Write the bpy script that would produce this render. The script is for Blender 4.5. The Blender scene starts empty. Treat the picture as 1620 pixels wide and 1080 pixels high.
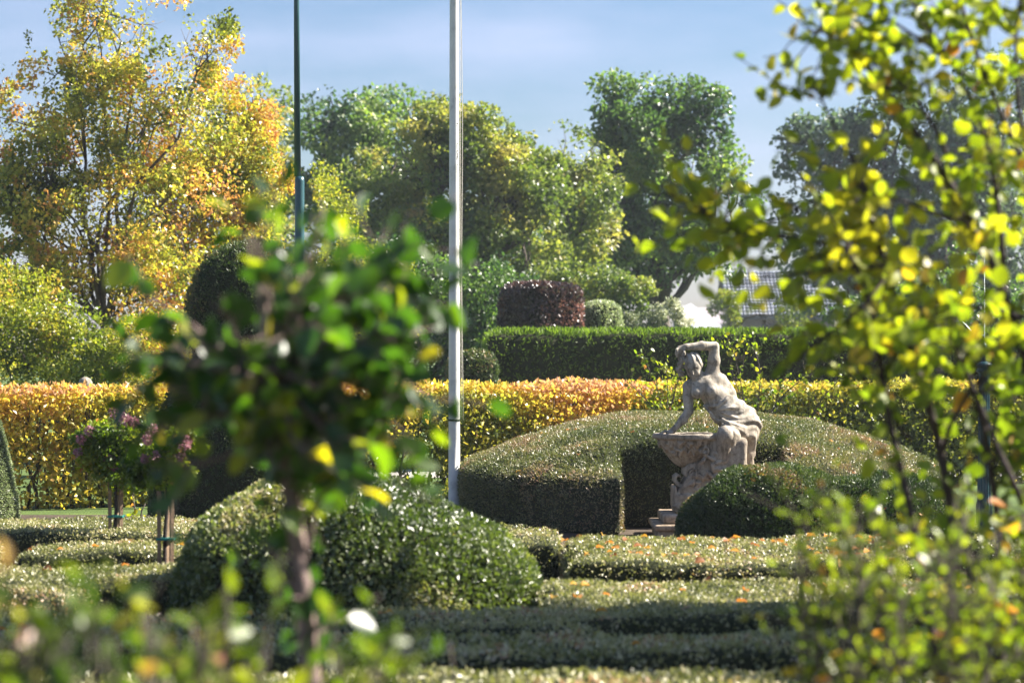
import bpy, math, random
import numpy as np
rng = np.random.default_rng(7)
random.seed(7)
R = math.radians
scene = bpy.context.scene
COL = scene.collection

# ------------------------------------------------------------------ camera
F = 3600.0            # focal length in photo pixels (80 mm on 36 mm)
HZ = 560.0            # horizon row
CH = 1.6
cam_d = bpy.data.cameras.new('camera'); cam = bpy.data.objects.new('camera', cam_d); COL.objects.link(cam)
cam.location = (0, 0, CH); cam.rotation_euler = (R(90), 0, 0)
cam_d.lens = 80; cam_d.sensor_width = 36; cam_d.shift_y = (HZ-540)/1620.0
cam_d.clip_start = 0.1; cam_d.clip_end = 3000
cam_d.dof.use_dof = True; cam_d.dof.focus_distance = 21.0; cam_d.dof.aperture_fstop = 2.7
scene.camera = cam
scene.render.resolution_x = 1024; scene.render.resolution_y = 682

# ------------------------------------------------------------------ light
SUN_AZ, SUN_EL = 76.0, 41.0     # azimuth to the right of the viewing direction
world = bpy.data.worlds.new('World'); scene.world = world; world.use_nodes = True
nt = world.node_tree; nt.nodes.clear()
out = nt.nodes.new('ShaderNodeOutputWorld'); bg = nt.nodes.new('ShaderNodeBackground')
sky = nt.nodes.new('ShaderNodeTexSky'); sky.sky_type = 'NISHITA'; sky.sun_disc = False
sky.sun_elevation = R(SUN_EL); sky.sun_rotation = R(SUN_AZ)
sky.air_density = 1.1; sky.dust_density = 0.6; sky.ozone_density = 2.5
hs = nt.nodes.new('ShaderNodeHueSaturation'); hs.inputs['Saturation'].default_value = 1.35; hs.inputs['Value'].default_value = .62
# thin wisps of cloud
tc = nt.nodes.new('ShaderNodeTexCoord'); mp = nt.nodes.new('ShaderNodeMapping'); mp.inputs['Scale'].default_value = (1.2, 1.2, 4.5)
nz = nt.nodes.new('ShaderNodeTexNoise'); nz.inputs['Scale'].default_value = 7.0; nz.inputs['Detail'].default_value = 5; nz.inputs['Roughness'].default_value = .5
cr = nt.nodes.new('ShaderNodeValToRGB'); cr.color_ramp.elements[0].position = .36; cr.color_ramp.elements[0].color = (0, 0, 0, 1)
cr.color_ramp.elements[1].position = .8; cr.color_ramp.elements[1].color = (.6, .6, .6, 1)
mx = nt.nodes.new('ShaderNodeMix'); mx.data_type = 'RGBA'
nt.links.new(tc.outputs['Generated'], mp.inputs[0]); nt.links.new(mp.outputs[0], nz.inputs[0]); nt.links.new(nz.outputs[0], cr.inputs[0])
nt.links.new(cr.outputs[0], mx.inputs[0]); nt.links.new(sky.outputs[0], hs.inputs['Color']); nt.links.new(hs.outputs[0], mx.inputs[6])
mx.inputs[7].default_value = (3.9, 4.5, 5.6, 1)
tn = nt.nodes.new('ShaderNodeMix'); tn.data_type = 'RGBA'; tn.blend_type = 'MULTIPLY'; tn.inputs[0].default_value = 1; tn.inputs[7].default_value = (.98, .93, 1.04, 1)
nt.links.new(mx.outputs[2], tn.inputs[6]); nt.links.new(tn.outputs[2], bg.inputs[0]); nt.links.new(bg.outputs[0], out.inputs[0])
bg.inputs[1].default_value = 0.051
sd = bpy.data.lights.new('sun', 'SUN'); sun = bpy.data.objects.new('sun', sd); COL.objects.link(sun)
sd.energy = 5.0; sd.angle = R(.5); sd.color = (1.0, .93, .82)
dv = np.array([math.sin(R(SUN_AZ))*math.cos(R(SUN_EL)), math.cos(R(SUN_AZ))*math.cos(R(SUN_EL)), math.sin(R(SUN_EL))])
from mathutils import Vector, Matrix
sun.rotation_euler = Vector(dv).to_track_quat('Z', 'Y').to_euler(); sun.location = (20, 10, 20)
vs = scene.view_settings; vs.view_transform = 'Standard'; vs.look = 'None'; vs.gamma = 1; vs.exposure = 2.0
try: vs.use_curve_mapping = False
except Exception: pass
scene.render.engine = 'CYCLES'
cy = scene.cycles
cy.max_bounces = 6; cy.diffuse_bounces = 3; cy.transmission_bounces = 4; cy.glossy_bounces = 2; cy.transparent_max_bounces = 4
cy.sample_clamp_indirect = 6; cy.sample_clamp_direct = 0; cy.caustics_reflective = False; cy.caustics_refractive = False
cy.use_denoising = True

def W(px, py, Y):      # a photo pixel at distance Y -> world point
    return np.array([(px-810)/F*Y, Y, CH-(py-HZ)/F*Y])

# ------------------------------------------------------------------ object helpers
def link(name, data, parent=None, mat=None, kind=None):
    o = bpy.data.objects.new(name, data); COL.objects.link(o)
    if parent is not None: o.parent = parent
    if mat is not None and data is not None: data.materials.append(mat)
    if kind: o['kind'] = kind
    return o
def thing(name, label, cat, loc=(0, 0, 0), group=None, rz=0):
    o = bpy.data.objects.new(name, None); COL.objects.link(o)
    o.location = loc; o.rotation_euler = (0, 0, rz); o.empty_display_size = .1
    o['label'] = label; o['category'] = cat
    if group: o['group'] = group
    return o
def tag(o, label, cat, group=None):
    o['label'] = label; o['category'] = cat
    if group: o['group'] = group
    return o
def copy_tree(o, parent=None):
    c = o.copy(); COL.objects.link(c)
    if parent is not None: c.parent = parent
    for ch in list(o.children): copy_tree(ch, c)
    return c
def mesh_np(name, V, Fc, rnd=None, smooth=False):
    V = np.asarray(V, np.float32); Fc = np.asarray(Fc, np.int32)
    me = bpy.data.meshes.new(name); k = Fc.shape[1]
    me.vertices.add(len(V)); me.vertices.foreach_set('co', V.ravel())
    me.loops.add(Fc.size); me.loops.foreach_set('vertex_index', Fc.ravel())
    me.polygons.add(len(Fc)); me.polygons.foreach_set('loop_start', np.arange(0, Fc.size, k, dtype=np.int32))
    me.polygons.foreach_set('use_smooth', np.full(len(Fc), smooth, bool))
    if rnd is not None:
        a = me.attributes.new('rnd', 'FLOAT', 'POINT'); a.data.foreach_set('value', np.asarray(rnd, np.float32))
    me.update(calc_edges=True)
    return me
def mesh_py(name, V, Fc, smooth=False):
    me = bpy.data.meshes.new(name); me.from_pydata([tuple(map(float, v)) for v in V], [], [tuple(map(int, f)) for f in Fc])
    if smooth: me.polygons.foreach_set('use_smooth', [True]*len(me.polygons))
    me.update(); return me

# ------------------------------------------------------------------ materials
def newmat(name):
    m = bpy.data.materials.new(name); m.use_nodes = True; t = m.node_tree; t.nodes.clear()
    o = t.nodes.new('ShaderNodeOutputMaterial'); p = t.nodes.new('ShaderNodeBsdfPrincipled')
    t.links.new(p.outputs[0], o.inputs[0]); return m, t, p, o
def ramp(t, stops):
    r = t.nodes.new('ShaderNodeValToRGB'); e = r.color_ramp.elements
    while len(e) < len(stops): e.new(.5)
    for i, (p, c) in enumerate(stops): e[i].position = p; e[i].color = (*c, 1)
    return r
def leafmat(name, stops, trans=(1.6, 1.9, .7), tmix=.45, rough=.38, spec=.5, tint=None):
    m, t, p, o = newmat(name)
    a = t.nodes.new('ShaderNodeAttribute'); a.attribute_name = 'rnd'
    r = ramp(t, stops); t.links.new(a.outputs['Fac'], r.inputs[0])
    t.links.new(r.outputs[0], p.inputs['Base Color']); p.inputs['Roughness'].default_value = rough
    p.inputs['Specular IOR Level'].default_value = spec
    tr = t.nodes.new('ShaderNodeBsdfTranslucent')
    mu = t.nodes.new('ShaderNodeMix'); mu.data_type = 'RGBA'; mu.blend_type = 'MULTIPLY'; mu.inputs[0].default_value = 1
    mu.clamp_result = False
    t.links.new(r.outputs[0], mu.inputs[6]); mu.inputs[7].default_value = (*trans, 1)
    t.links.new(mu.outputs[2], tr.inputs[0])
    ms = t.nodes.new('ShaderNodeMixShader'); ms.inputs[0].default_value = tmix
    t.links.new(p.outputs[0], ms.inputs[1]); t.links.new(tr.outputs[0], ms.inputs[2]); t.links.new(ms.outputs[0], o.inputs[0])
    return m
def noisemat(name, stops, scale=5, rough=.8, bump=.3, bscale=None, detail=6, spec=.3, metal=0, bdist=.01):
    m, t, p, o = newmat(name)
    tc = t.nodes.new('ShaderNodeTexCoord'); n = t.nodes.new('ShaderNodeTexNoise')
    n.inputs['Scale'].default_value = scale; n.inputs['Detail'].default_value = detail; n.inputs['Roughness'].default_value = .65
    t.links.new(tc.outputs['Object'], n.inputs[0]); r = ramp(t, stops); t.links.new(n.outputs[0], r.inputs[0])
    t.links.new(r.outputs[0], p.inputs['Base Color']); p.inputs['Roughness'].default_value = rough
    p.inputs['Specular IOR Level'].default_value = spec; p.inputs['Metallic'].default_value = metal
    if bump:
        n2 = t.nodes.new('ShaderNodeTexNoise'); n2.inputs['Scale'].default_value = bscale or scale*4; n2.inputs['Detail'].default_value = 4
        t.links.new(tc.outputs['Object'], n2.inputs[0]); b = t.nodes.new('ShaderNodeBump'); b.inputs['Strength'].default_value = bump
        b.inputs['Distance'].default_value = bdist
        t.links.new(n2.outputs[0], b.inputs['Height']); t.links.new(b.outputs[0], p.inputs['Normal'])
    return m
M = {}
M['box'] = leafmat('box_leaves', [(0, (.10, .11, .04)), (.35, (.24, .235, .09)), (.65, (.38, .34, .17)), (.88, (.50, .43, .27)), (1, (.38, .22, .12))], (1.2, 1.4, .6), .25, .42, .8)
M['boxm'] = leafmat('mound_leaves', [(0, (.05, .075, .022)), (.4, (.13, .16, .05)), (.75, (.25, .26, .11)), (1, (.40, .33, .18))], (1.4, 1.7, .5), .3, .42, .9)
M['yew'] = leafmat('yew_needles', [(0, (.025, .045, .016)), (.5, (.06, .09, .026)), (.85, (.13, .15, .055)), (1, (.24, .15, .08))], (1.4, 1.7, .6), .2, .46, .4)
M['yewdome'] = leafmat('dome_needles', [(0, (.07, .09, .03)), (.35, (.16, .18, .06)), (.6, (.28, .25, .13)), (.85, (.36, .27, .17)), (1, (.34, .19, .12))], (1.2, 1.4, .5), .18, .42, .8)
M['thuja'] = leafmat('tall_hedge_needles', [(0, (.05, .08, .025)), (.45, (.09, .13, .03)), (.8, (.16, .22, .045)), (1, (.22, .30, .06))], (1.6, 1.9, .5), .4, .5, .3)
M['beech'] = leafmat('beech_leaves', [(0, (.12, .15, .025)), (.25, (.34, .34, .05)), (.55, (.66, .54, .08)), (.8, (.62, .38, .10)), (1, (.55, .32, .20))], (1.25, 1.25, .8), .5, .36, .8)
M['beechg'] = leafmat('beech_green_leaves', [(0, (.08, .12, .02)), (.4, (.18, .22, .03)), (.7, (.38, .36, .05)), (1, (.45, .26, .07))], (1.5, 1.6, .7), .5, .36, .6)
M['purple'] = leafmat('copper_leaves', [(0, (.03, .02, .028)), (.6, (.07, .05, .045)), (.9, (.2, .12, .11)), (1, (.38, .22, .17))], (1.6, 1.2, 1), .25, .34, 1.0)
M['varieg'] = leafmat('variegated_leaves', [(0, (.12, .16, .09)), (.5, (.28, .33, .18)), (1, (.6, .62, .46))], (1.2, 1.3, .8), .35, .36, .6)
M['birch'] = leafmat('autumn_leaves', [(0, (.08, .11, .025)), (.30, (.22, .25, .05)), (.58, (.50, .47, .08)), (.78, (.60, .38, .10)), (1, (.48, .22, .11))], (1.35, 1.4, .6), .5, .36, .7)
M['maple'] = leafmat('olive_leaves', [(0, (.055, .09, .03)), (.35, (.12, .17, .045)), (.7, (.24, .27, .075)), (1, (.38, .33, .12))], (1.5, 1.6, .6), .45, .38, .6)
M['darktree'] = leafmat('dark_leaves', [(0, (.035, .07, .03)), (.45, (.085, .145, .045)), (.8, (.17, .235, .065)), (1, (.30, .33, .09))], (1.5, 1.8, .7), .42, .38, .7)
M['blue'] = leafmat('bluish_leaves', [(0, (.08, .12, .09)), (.6, (.13, .18, .12)), (1, (.22, .25, .13))], (1.4, 1.6, .8), .35, .45, .4)
M['shrub'] = leafmat('bright_green_leaves', [(0, (.06, .10, .01)), (.35, (.13, .19, .014)), (.75, (.28, .32, .02)), (.93, (.42, .36, .03)), (1, (.46, .18, .04))], (1.6, 1.7, .6), .55, .38, .5)
M['sap'] = leafmat('glossy_dark_leaves', [(0, (.018, .045, .014)), (.6, (.035, .075, .016)), (.85, (.10, .16, .012)), (1, (.38, .28, .02))], (2.4, 2.9, .6), .42, .36, .65)
M['fgl'] = leafmat('rose_leaves', [(0, (.05, .09, .015)), (.5, (.13, .19, .02)), (.85, (.30, .32, .025)), (1, (.30, .13, .07))], (1.6, 1.75, .6), .5, .38, .5)
M['white_fl'] = leafmat('white_blossom', [(0, (.1, .14, .05)), (.5, (.3, .33, .2)), (1, (.75, .74, .65))], (1.1, 1.1, .9), .4, .5, .3)
M['rosefl'] = leafmat('pink_petals', [(0, (.30, .12, .15)), (.5, (.42, .2, .25)), (1, (.55, .36, .40))], (1.1, 1, 1), .35, .5, .3)
M['fallen'] = leafmat('fallen_leaves', [(0, (.28, .12, .05)), (.5, (.5, .22, .05)), (1, (.6, .36, .06))], (1.4, 1.2, .8), .35, .5, .3)
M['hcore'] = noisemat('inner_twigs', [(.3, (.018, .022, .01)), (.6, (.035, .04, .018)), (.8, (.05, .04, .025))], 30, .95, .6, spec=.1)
M['bark'] = noisemat('bark', [(.3, (.05, .04, .032)), (.7, (.13, .11, .09))], 14, .9, .6)
M['darkbark'] = noisemat('dark_bark', [(.3, (.02, .014, .014)), (.7, (.06, .04, .035))], 20, .75, .4)
M['sapbark'] = noisemat('pinkish_bark', [(.3, (.13, .085, .075)), (.7, (.26, .19, .17))], 25, .8, .4)
M['beechbark'] = noisemat('hedge_stem_bark', [(.3, (.045, .035, .022)), (.7, (.12, .09, .06))], 20, .85, .3)
M['soil'] = noisemat('soil', [(.3, (.03, .022, .015)), (.7, (.09, .065, .045))], 6, .95, .7, 40, bdist=.02)
M['lawn'] = noisemat('grass', [(.3, (.045, .08, .018)), (.7, (.1, .15, .03))], 3, .9, .8, 60, bdist=.03)
M['gravel'] = noisemat('pale_gravel', [(.3, (.3, .28, .25)), (.7, (.46, .44, .4))], 40, .9, .4, 90)
M['wood'] = noisemat('weathered_stake_wood', [(.3, (.16, .1, .06)), (.7, (.34, .24, .16))], 18, .85, .3)
M['tie'] = noisemat('teal_tie', [(.3, (.02, .16, .14)), (.7, (.03, .22, .18))], 10, .6, 0)
M['pole'] = noisemat('white_painted_pole', [(.32, (.50, .50, .46)), (.45, (.68, .68, .64)), (.7, (.77, .77, .74))], 5, .4, .05, spec=.5)
M['black'] = noisemat('black_print', [(.3, (.02, .02, .02)), (.7, (.03, .03, .03))], 3, .6, 0)
M['teal'] = noisemat('dark_teal_paint', [(.3, (.014, .06, .075)), (.7, (.024, .085, .095))], 6, .35, .05, spec=.5)
M['rope'] = noisemat('rope', [(.3, (.35, .33, .28)), (.7, (.5, .48, .42))], 60, .9, .2)
M['roofw'] = noisemat('pale_roof_sheet', [(.3, (.22, .23, .25)), (.7, (.28, .29, .32))], 2, .6, .1)
M['roofm'] = noisemat('mauve_roof', [(.3, (.17, .15, .17)), (.7, (.26, .23, .25))], 3, .7, .1)
M['wallm'] = noisemat('grey_render', [(.3, (.3, .28, .3)), (.7, (.38, .36, .38))], 2, .85, .1)
M['wallb'] = noisemat('brown_brick_wall', [(.3, (.1, .075, .06)), (.7, (.16, .12, .1))], 3, .9, .2)
M['wallw'] = noisemat('white_render', [(.3, (.62, .62, .66)), (.7, (.72, .72, .76))], 2, .8, .1)
M['wallbl'] = noisemat('blue_grey_panel', [(.3, (.18, .22, .34)), (.7, (.24, .28, .4))], 2, .6, .1)
M['tile'] = noisemat('glazed_roof_tile', [(.3, (.3, .32, .38)), (.7, (.45, .47, .53))], 4, .25, 0, spec=.8)
M['gutter'] = noisemat('dark_gutter', [(.3, (.04, .05, .06)), (.7, (.06, .07, .08))], 4, .5, 0)

def stonemat():
    m, t, p, o = newmat('weathered_limestone')
    tc = t.nodes.new('ShaderNodeTexCoord'); N = lambda s, d=6, r=.6: t.nodes.new('ShaderNodeTexNoise')
    n1 = t.nodes.new('ShaderNodeTexNoise'); n1.inputs['Scale'].default_value = 5; n1.inputs['Detail'].default_value = 8; n1.inputs['Roughness'].default_value = .7
    n2 = t.nodes.new('ShaderNodeTexNoise'); n2.inputs['Scale'].default_value = 28; n2.inputs['Detail'].default_value = 6; n2.inputs['Roughness'].default_value = .7
    n3 = t.nodes.new('ShaderNodeTexNoise'); n3.inputs['Scale'].default_value = 110; n3.inputs['Detail'].default_value = 3
    for n in (n1, n2, n3): t.links.new(tc.outputs['Object'], n.inputs[0])
    r1 = ramp(t, [(.3, (.27, .23, .18)), (.5, (.42, .375, .31)), (.7, (.55, .51, .44))]); t.links.new(n1.outputs[0], r1.inputs[0])
    r2 = ramp(t, [(.34, (.45, .44, .43)), (.46, (.86, .85, .84)), (.6, (1, 1, 1))]); t.links.new(n2.outputs[0], r2.inputs[0])
    mu = t.nodes.new('ShaderNodeMix'); mu.data_type = 'RGBA'; mu.blend_type = 'MULTIPLY'; mu.inputs[0].default_value = 1
    t.links.new(r1.outputs[0], mu.inputs[6]); t.links.new(r2.outputs[0], mu.inputs[7])
    # grey weathering in the upper part, warm tan low down (real discoloration of the stone)
    sp = t.nodes.new('ShaderNodeSeparateXYZ'); t.links.new(tc.outputs['Object'], sp.inputs[0])
    mr = t.nodes.new('ShaderNodeMapRange'); mr.inputs[1].default_value = .25; mr.inputs[2].default_value = 1.1
    t.links.new(sp.outputs['Z'], mr.inputs[0])
    r3 = ramp(t, [(0, (1.0, .87, .74)), (1, (.98, .98, .98))]); t.links.new(mr.outputs[0], r3.inputs[0])
    mu2 = t.nodes.new('ShaderNodeMix'); mu2.data_type = 'RGBA'; mu2.blend_type = 'MULTIPLY'; mu2.inputs[0].default_value = 1
    t.links.new(mu.outputs[2], mu2.inputs[6]); t.links.new(r3.outputs[0], mu2.inputs[7]); t.links.new(mu2.outputs[2], p.inputs['Base Color'])
    mp = t.nodes.new('ShaderNodeMapping'); mp.inputs['Scale'].default_value = (22, 22, 2.2); t.links.new(tc.outputs['Object'], mp.inputs[0])
    n4 = t.nodes.new('ShaderNodeTexNoise'); n4.inputs['Scale'].default_value = 1; n4.inputs['Detail'].default_value = 5; t.links.new(mp.outputs[0], n4.inputs[0])
    r4 = ramp(t, [(.36, (.45, .44, .42)), (.5, (.95, .95, .95)), (1, (1, 1, 1))]); t.links.new(n4.outputs[0], r4.inputs[0])
    mu3 = t.nodes.new('ShaderNodeMix'); mu3.data_type = 'RGBA'; mu3.blend_type = 'MULTIPLY'; mu3.inputs[0].default_value = .8
    t.links.new(mu2.outputs[2], mu3.inputs[6]); t.links.new(r4.outputs[0], mu3.inputs[7]); t.links.new(mu3.outputs[2], p.inputs['Base Color'])
    p.inputs['Roughness'].default_value = .85; p.inputs['Specular IOR Level'].default_value = .25
    b = t.nodes.new('ShaderNodeBump'); b.inputs['Strength'].default_value = .5; b.inputs['Distance'].default_value = .004
    b2 = t.nodes.new('ShaderNodeBump'); b2.inputs['Strength'].default_value = .4; b2.inputs['Distance'].default_value = .006
    t.links.new(n3.outputs[0], b.inputs['Height']); t.links.new(n2.outputs[0], b2.inputs['Height']); t.links.new(b.outputs[0], b2.inputs['Normal'])
    t.links.new(b2.outputs[0], p.inputs['Normal'])
    return m
M['stone'] = stonemat()

# ------------------------------------------------------------------ numpy geometry
def vnoise(P, s=1.0, seed=0):
    """smooth lattice noise in 0..1"""
    P = np.asarray(P, np.float64)*s + seed*17.31 + 1000
    i = np.floor(P).astype(np.int64); f = P-i; f = f*f*(3-2*f)
    r = 0
    for dx in (0, 1):
        wx = f[..., 0] if dx else 1-f[..., 0]
        for dy in (0, 1):
            wy = f[..., 1] if dy else 1-f[..., 1]
            for dz in (0, 1):
                wz = f[..., 2] if dz else 1-f[..., 2]
                h = (i[..., 0]+dx)*73856093 ^ (i[..., 1]+dy)*19349663 ^ (i[..., 2]+dz)*83492791
                h = (h ^ (h >> 13))*1274126177 & 0x7fffffff
                h = (h ^ (h >> 15))*668265263 & 0x7fffffff
                r = r + wx*wy*wz*((h % 65536)/65535.0)
    return r
def fbm(P, s, o=3, seed=0):
    a = 0; w = 0
    for k in range(o): a = a+vnoise(P, s*2**k, seed+k)/2**k; w += 1/2**k
    return a/w
def norm(v): return v/np.maximum(np.linalg.norm(v, axis=-1, keepdims=True), 1e-9)
def rdir(n): return norm(rng.normal(size=(n, 3)))

def surface_nets(G, org, h):
    """G: scalar grid (negative inside) -> verts, quads"""
    ins = G < 0
    nx, ny, nz = G.shape
    cnt = np.zeros((nx-1, ny-1, nz-1), np.int8)
    for dx in (0, 1):
        for dy in (0, 1):
            for dz in (0, 1): cnt += ins[dx:nx-1+dx, dy:ny-1+dy, dz:nz-1+dz]
    act = (cnt > 0) & (cnt < 8)
    idx = -np.ones(act.shape, np.int64); c = np.argwhere(act); idx[act] = np.arange(len(c))
    corners = np.array([(x, y, z) for x in (0, 1) for y in (0, 1) for z in (0, 1)])
    val = np.stack([G[c[:, 0]+k[0], c[:, 1]+k[1], c[:, 2]+k[2]] for k in corners], 1)
    acc = np.zeros((len(c), 3)); n = np.zeros(len(c))
    for a in range(8):
        for b in range(a+1, 8):
            if np.abs(corners[a]-corners[b]).sum() != 1: continue
            va, vb = val[:, a], val[:, b]; m = (va < 0) != (vb < 0)
            t = np.where(m, va/np.where(m, va-vb, 1), 0)
            acc += m[:, None]*(corners[a]+t[:, None]*(corners[b]-corners[a])); n += m
    V = (c+acc/n[:, None])*h+np.asarray(org)
    Q = []
    for ax in range(3):
        sl = [slice(None)]*3; s2 = [slice(None)]*3; sl[ax] = slice(0, -1); s2[ax] = slice(1, None)
        a, b = ins[tuple(sl)], ins[tuple(s2)]
        e = np.argwhere(a != b)
        o1, o2 = [k for k in range(3) if k != ax]
        ok = (e[:, o1] > 0) & (e[:, o2] > 0) & (e[:, o1] < G.shape[o1]-1) & (e[:, o2] < G.shape[o2]-1)
        e = e[ok]; u = np.zeros(3, int); v = np.zeros(3, int); u[o1] = 1; v[o2] = 1
        g = lambda q: idx[q[:, 0], q[:, 1], q[:, 2]]
        q = np.stack([g(e-u-v), g(e-v), g(e), g(e-u)], 1)
        flip = a[e[:, 0], e[:, 1], e[:, 2]]
        if ax == 1: flip = ~flip
        q[~flip] = q[~flip][:, ::-1]
        Q.append(q)
    return V, np.concatenate(Q)
def grid(lo, hi, h):
    lo = np.array(lo, float); hi = np.array(hi, float)
    n = np.ceil((hi-lo)/h).astype(int)+1
    ax = [lo[i]+np.arange(n[i])*h for i in range(3)]
    return np.stack(np.meshgrid(*ax, indexing='ij'), -1), lo
def sdf_mesh(fn, lo, hi, h):
    P, o = grid(lo, hi, h); return surface_nets(fn(P), o, h)
def vnormals(V, Q):
    fn = np.cross(V[Q[:, 2]]-V[Q[:, 0]], V[Q[:, 3]]-V[Q[:, 1]])
    N = np.zeros_like(V)
    for k in range(4): np.add.at(N, Q[:, k], fn)
    return norm(N)
def smin(a, b, k):
    h = np.clip(.5+.5*(b-a)/k, 0, 1); return b+(a-b)*h-k*h*(1-h)
def smax(a, b, k): return -smin(-a, -b, k)
def rbox(P, c, b, r):
    q = np.abs(P-np.array(c))-(np.array(b)-r)
    return np.linalg.norm(np.maximum(q, 0), axis=-1)+np.minimum(q.max(-1), 0)-r

# leaves ---------------------------------------------------------------
L4V = np.array([(0, 0, 0), (.5, .45, .12), (0, 1, 0), (-.5, .45, .12)]); L4F = np.array([(0, 1, 2, 3)])
L8V = np.array([(0, 0, 0), (.40, .22, .07), (.5, .5, .09), (.33, .8, .05), (0, 1, -.06), (-.33, .8, .05), (-.5, .5, .09), (-.40, .22, .07), (0, .5, 0)])
L8F = np.array([(8, 0, 1), (8, 1, 2), (8, 2, 3), (8, 3, 4), (8, 4, 5), (8, 5, 6), (8, 6, 7), (8, 7, 0)])
def leaves(P, T, N, size, ratio=.6, tpl='4', rnd=None):
    """leaf blades at P, along T, facing N"""
    tv, tf = (L4V, L4F) if tpl == '4' else (L8V, L8F)
    n = len(P); T = norm(T); B = norm(np.cross(T, N)); N = np.cross(B, T)
    s = np.broadcast_to(np.asarray(size, float), (n,))[:, None]
    cu = rng.uniform(.2, 2.6, (n, 1, 1)) if tpl == '8' and n > 1 else 1.0; wi = rng.uniform(.78, 1.12, (n, 1, 1)) if tpl == '8' and n > 1 else 1.0
    V = P[:, None]+s[:, None]*(tv[None, :, 0:1]*wi*ratio*B[:, None]+tv[None, :, 1:2]*T[:, None]+tv[None, :, 2:3]*cu*N[:, None])
    Fc = tf[None]+(np.arange(n)*len(tv))[:, None, None]
    if rnd is None: rnd = rng.random(n)
    return V.reshape(-1, 3), Fc.reshape(-1, tf.shape[1]), np.repeat(rnd, len(tv))
def cat(*ms):
    V = []; Fc = []; r = []; k = 0
    for m in ms:
        V.append(m[0]); Fc.append(m[1]+k); k += len(m[0])
        if len(m) > 2: r.append(m[2])
    return (np.concatenate(V), np.concatenate(Fc)) + ((np.concatenate(r),) if r else ())
def sample_surface(V, Q, n, wfn=None):
    A = V[Q[:, 0]]; Bv = V[Q[:, 1]]; C = V[Q[:, 2]]; D = V[Q[:, 3]]
    fn = np.cross(C-A, D-Bv); ar = np.linalg.norm(fn, axis=1)*.5; fn = norm(fn)
    w = ar.copy()
    if wfn is not None: w *= wfn((A+C)/2, fn)
    k = rng.choice(len(Q), n, p=w/w.sum()); u = rng.random((n, 1)); v = rng.random((n, 1))
    P = (A[k]*(1-u)+Bv[k]*u)*(1-v)+(D[k]*(1-u)+C[k]*u)*v
    return P, fn[k]
def clothe(V, Q, n, size, ratio, depth=.03, spread=.9, seed=0, nscale=1.2, up=.3, wfn=None, rexp=1.0, bald=0):
    """clipped-hedge foliage over a core surface"""
    def wf(c, nn):
        w = np.where(nn[:, 1] > .5, .4, 1.0)*np.where(c[:, 2] < .02, .05, 1)
        return w*(wfn(c, nn) if wfn else 1)
    VN = vnormals(V, Q)
    P, N = sample_surface(V, Q, n, wf)
    P = P+N*(rng.random((n, 1))**.8*depth-depth*.25)
    T = norm(N*.7+rdir(n)*spread+np.array([0, 0, up])); NN = norm(N*np.where(N[:, 2:3] > .6, 1.0, .3)+rdir(n)*.95)
    s = size*rng.uniform(.6, 1.25, n)
    nn = fbm(P, nscale, 3, seed)
    pt = fbm(P, nscale*1.7, 2, seed+70); rn = np.clip(.42*((nn-.5)*2.6+.5)+.5*rng.random(n)**rexp+np.where(pt > .62, .3, 0)+np.where(pt < .36, -.14, 0), 0, 1)
    return leaves(P-T*s[:, None]*.3, T, NN, s, ratio, '4', rn)

def tube(pts, rad, sides=7):
    pts = np.asarray(pts, float); rad = np.broadcast_to(np.asarray(rad, float), (len(pts),))
    t = np.gradient(pts, axis=0); t = norm(t); ref = np.array([.31, .9, .3]); 
    V = []
    for p, d, r in zip(pts, t, rad):
        a = norm(np.cross(d, ref)); b = np.cross(d, a)
        th = np.arange(sides)*2*math.pi/sides
        V.append(p+r*(np.cos(th)[:, None]*a+np.sin(th)[:, None]*b))
    V = np.concatenate(V); Fc = []
    for i in range(len(pts)-1):
        for k in range(sides):
            k2 = (k+1) % sides
            Fc.append((i*sides+k, i*sides+k2, (i+1)*sides+k2, (i+1)*sides+k))
    n = len(V); V = np.vstack([V, pts[0], pts[-1]])
    for k in range(sides):
        k2 = (k+1) % sides
        Fc.append((n, k2, k, n)); b = (len(pts)-1)*sides; Fc.append((n+1, b+k, b+k2, n+1))
    return V, np.array(Fc)
def tubemesh(name, tubes):
    V, Fc = cat(*tubes)
    me = bpy.data.meshes.new(name)
    fs = [tuple(f) if f[0] != f[3] else tuple(f[:3]) for f in Fc.tolist()]
    me.from_pydata(V.tolist(), [], fs); me.polygons.foreach_set('use_smooth', [True]*len(me.polygons)); me.update(); return me
def wander(a, b, n=6, amp=.08):
    a = np.asarray(a, float); b = np.asarray(b, float); L = np.linalg.norm(b-a)
    t = np.linspace(0, 1, n)[:, None]; p = a+(b-a)*t
    off = rng.normal(size=(n, 3))*amp*L/ n**.5; off = np.cumsum(off, 0); off -= off[0]+(off[-1]-off[0])*t
    return p+off
def lathe(prof, n=24, c=(0, 0)):
    """prof: list of (r,z)"""
    V = []; Fc = []
    for r, z in prof:
        for k in range(n):
            a = 2*math.pi*k/n; V.append((c[0]+r*math.cos(a), c[1]+r*math.sin(a), z))
    for i in range(len(prof)-1):
        for k in range(n):
            k2 = (k+1) % n; Fc.append((i*n+k, i*n+k2, (i+1)*n+k2, (i+1)*n+k))
    Fc.append(tuple(range(n))[::-1]); Fc.append(tuple((len(prof)-1)*n+k for k in range(n)))
    return V, Fc
def boxvf(lo, hi):
    x0, y0, z0 = lo; x1, y1, z1 = hi
    V = [(x0, y0, z0), (x1, y0, z0), (x1, y1, z0), (x0, y1, z0), (x0, y0, z1), (x1, y0, z1), (x1, y1, z1), (x0, y1, z1)]
    return V, [(0, 3, 2, 1), (4, 5, 6, 7), (0, 1, 5, 4), (1, 2, 6, 5), (2, 3, 7, 6), (3, 0, 4, 7)]

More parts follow.
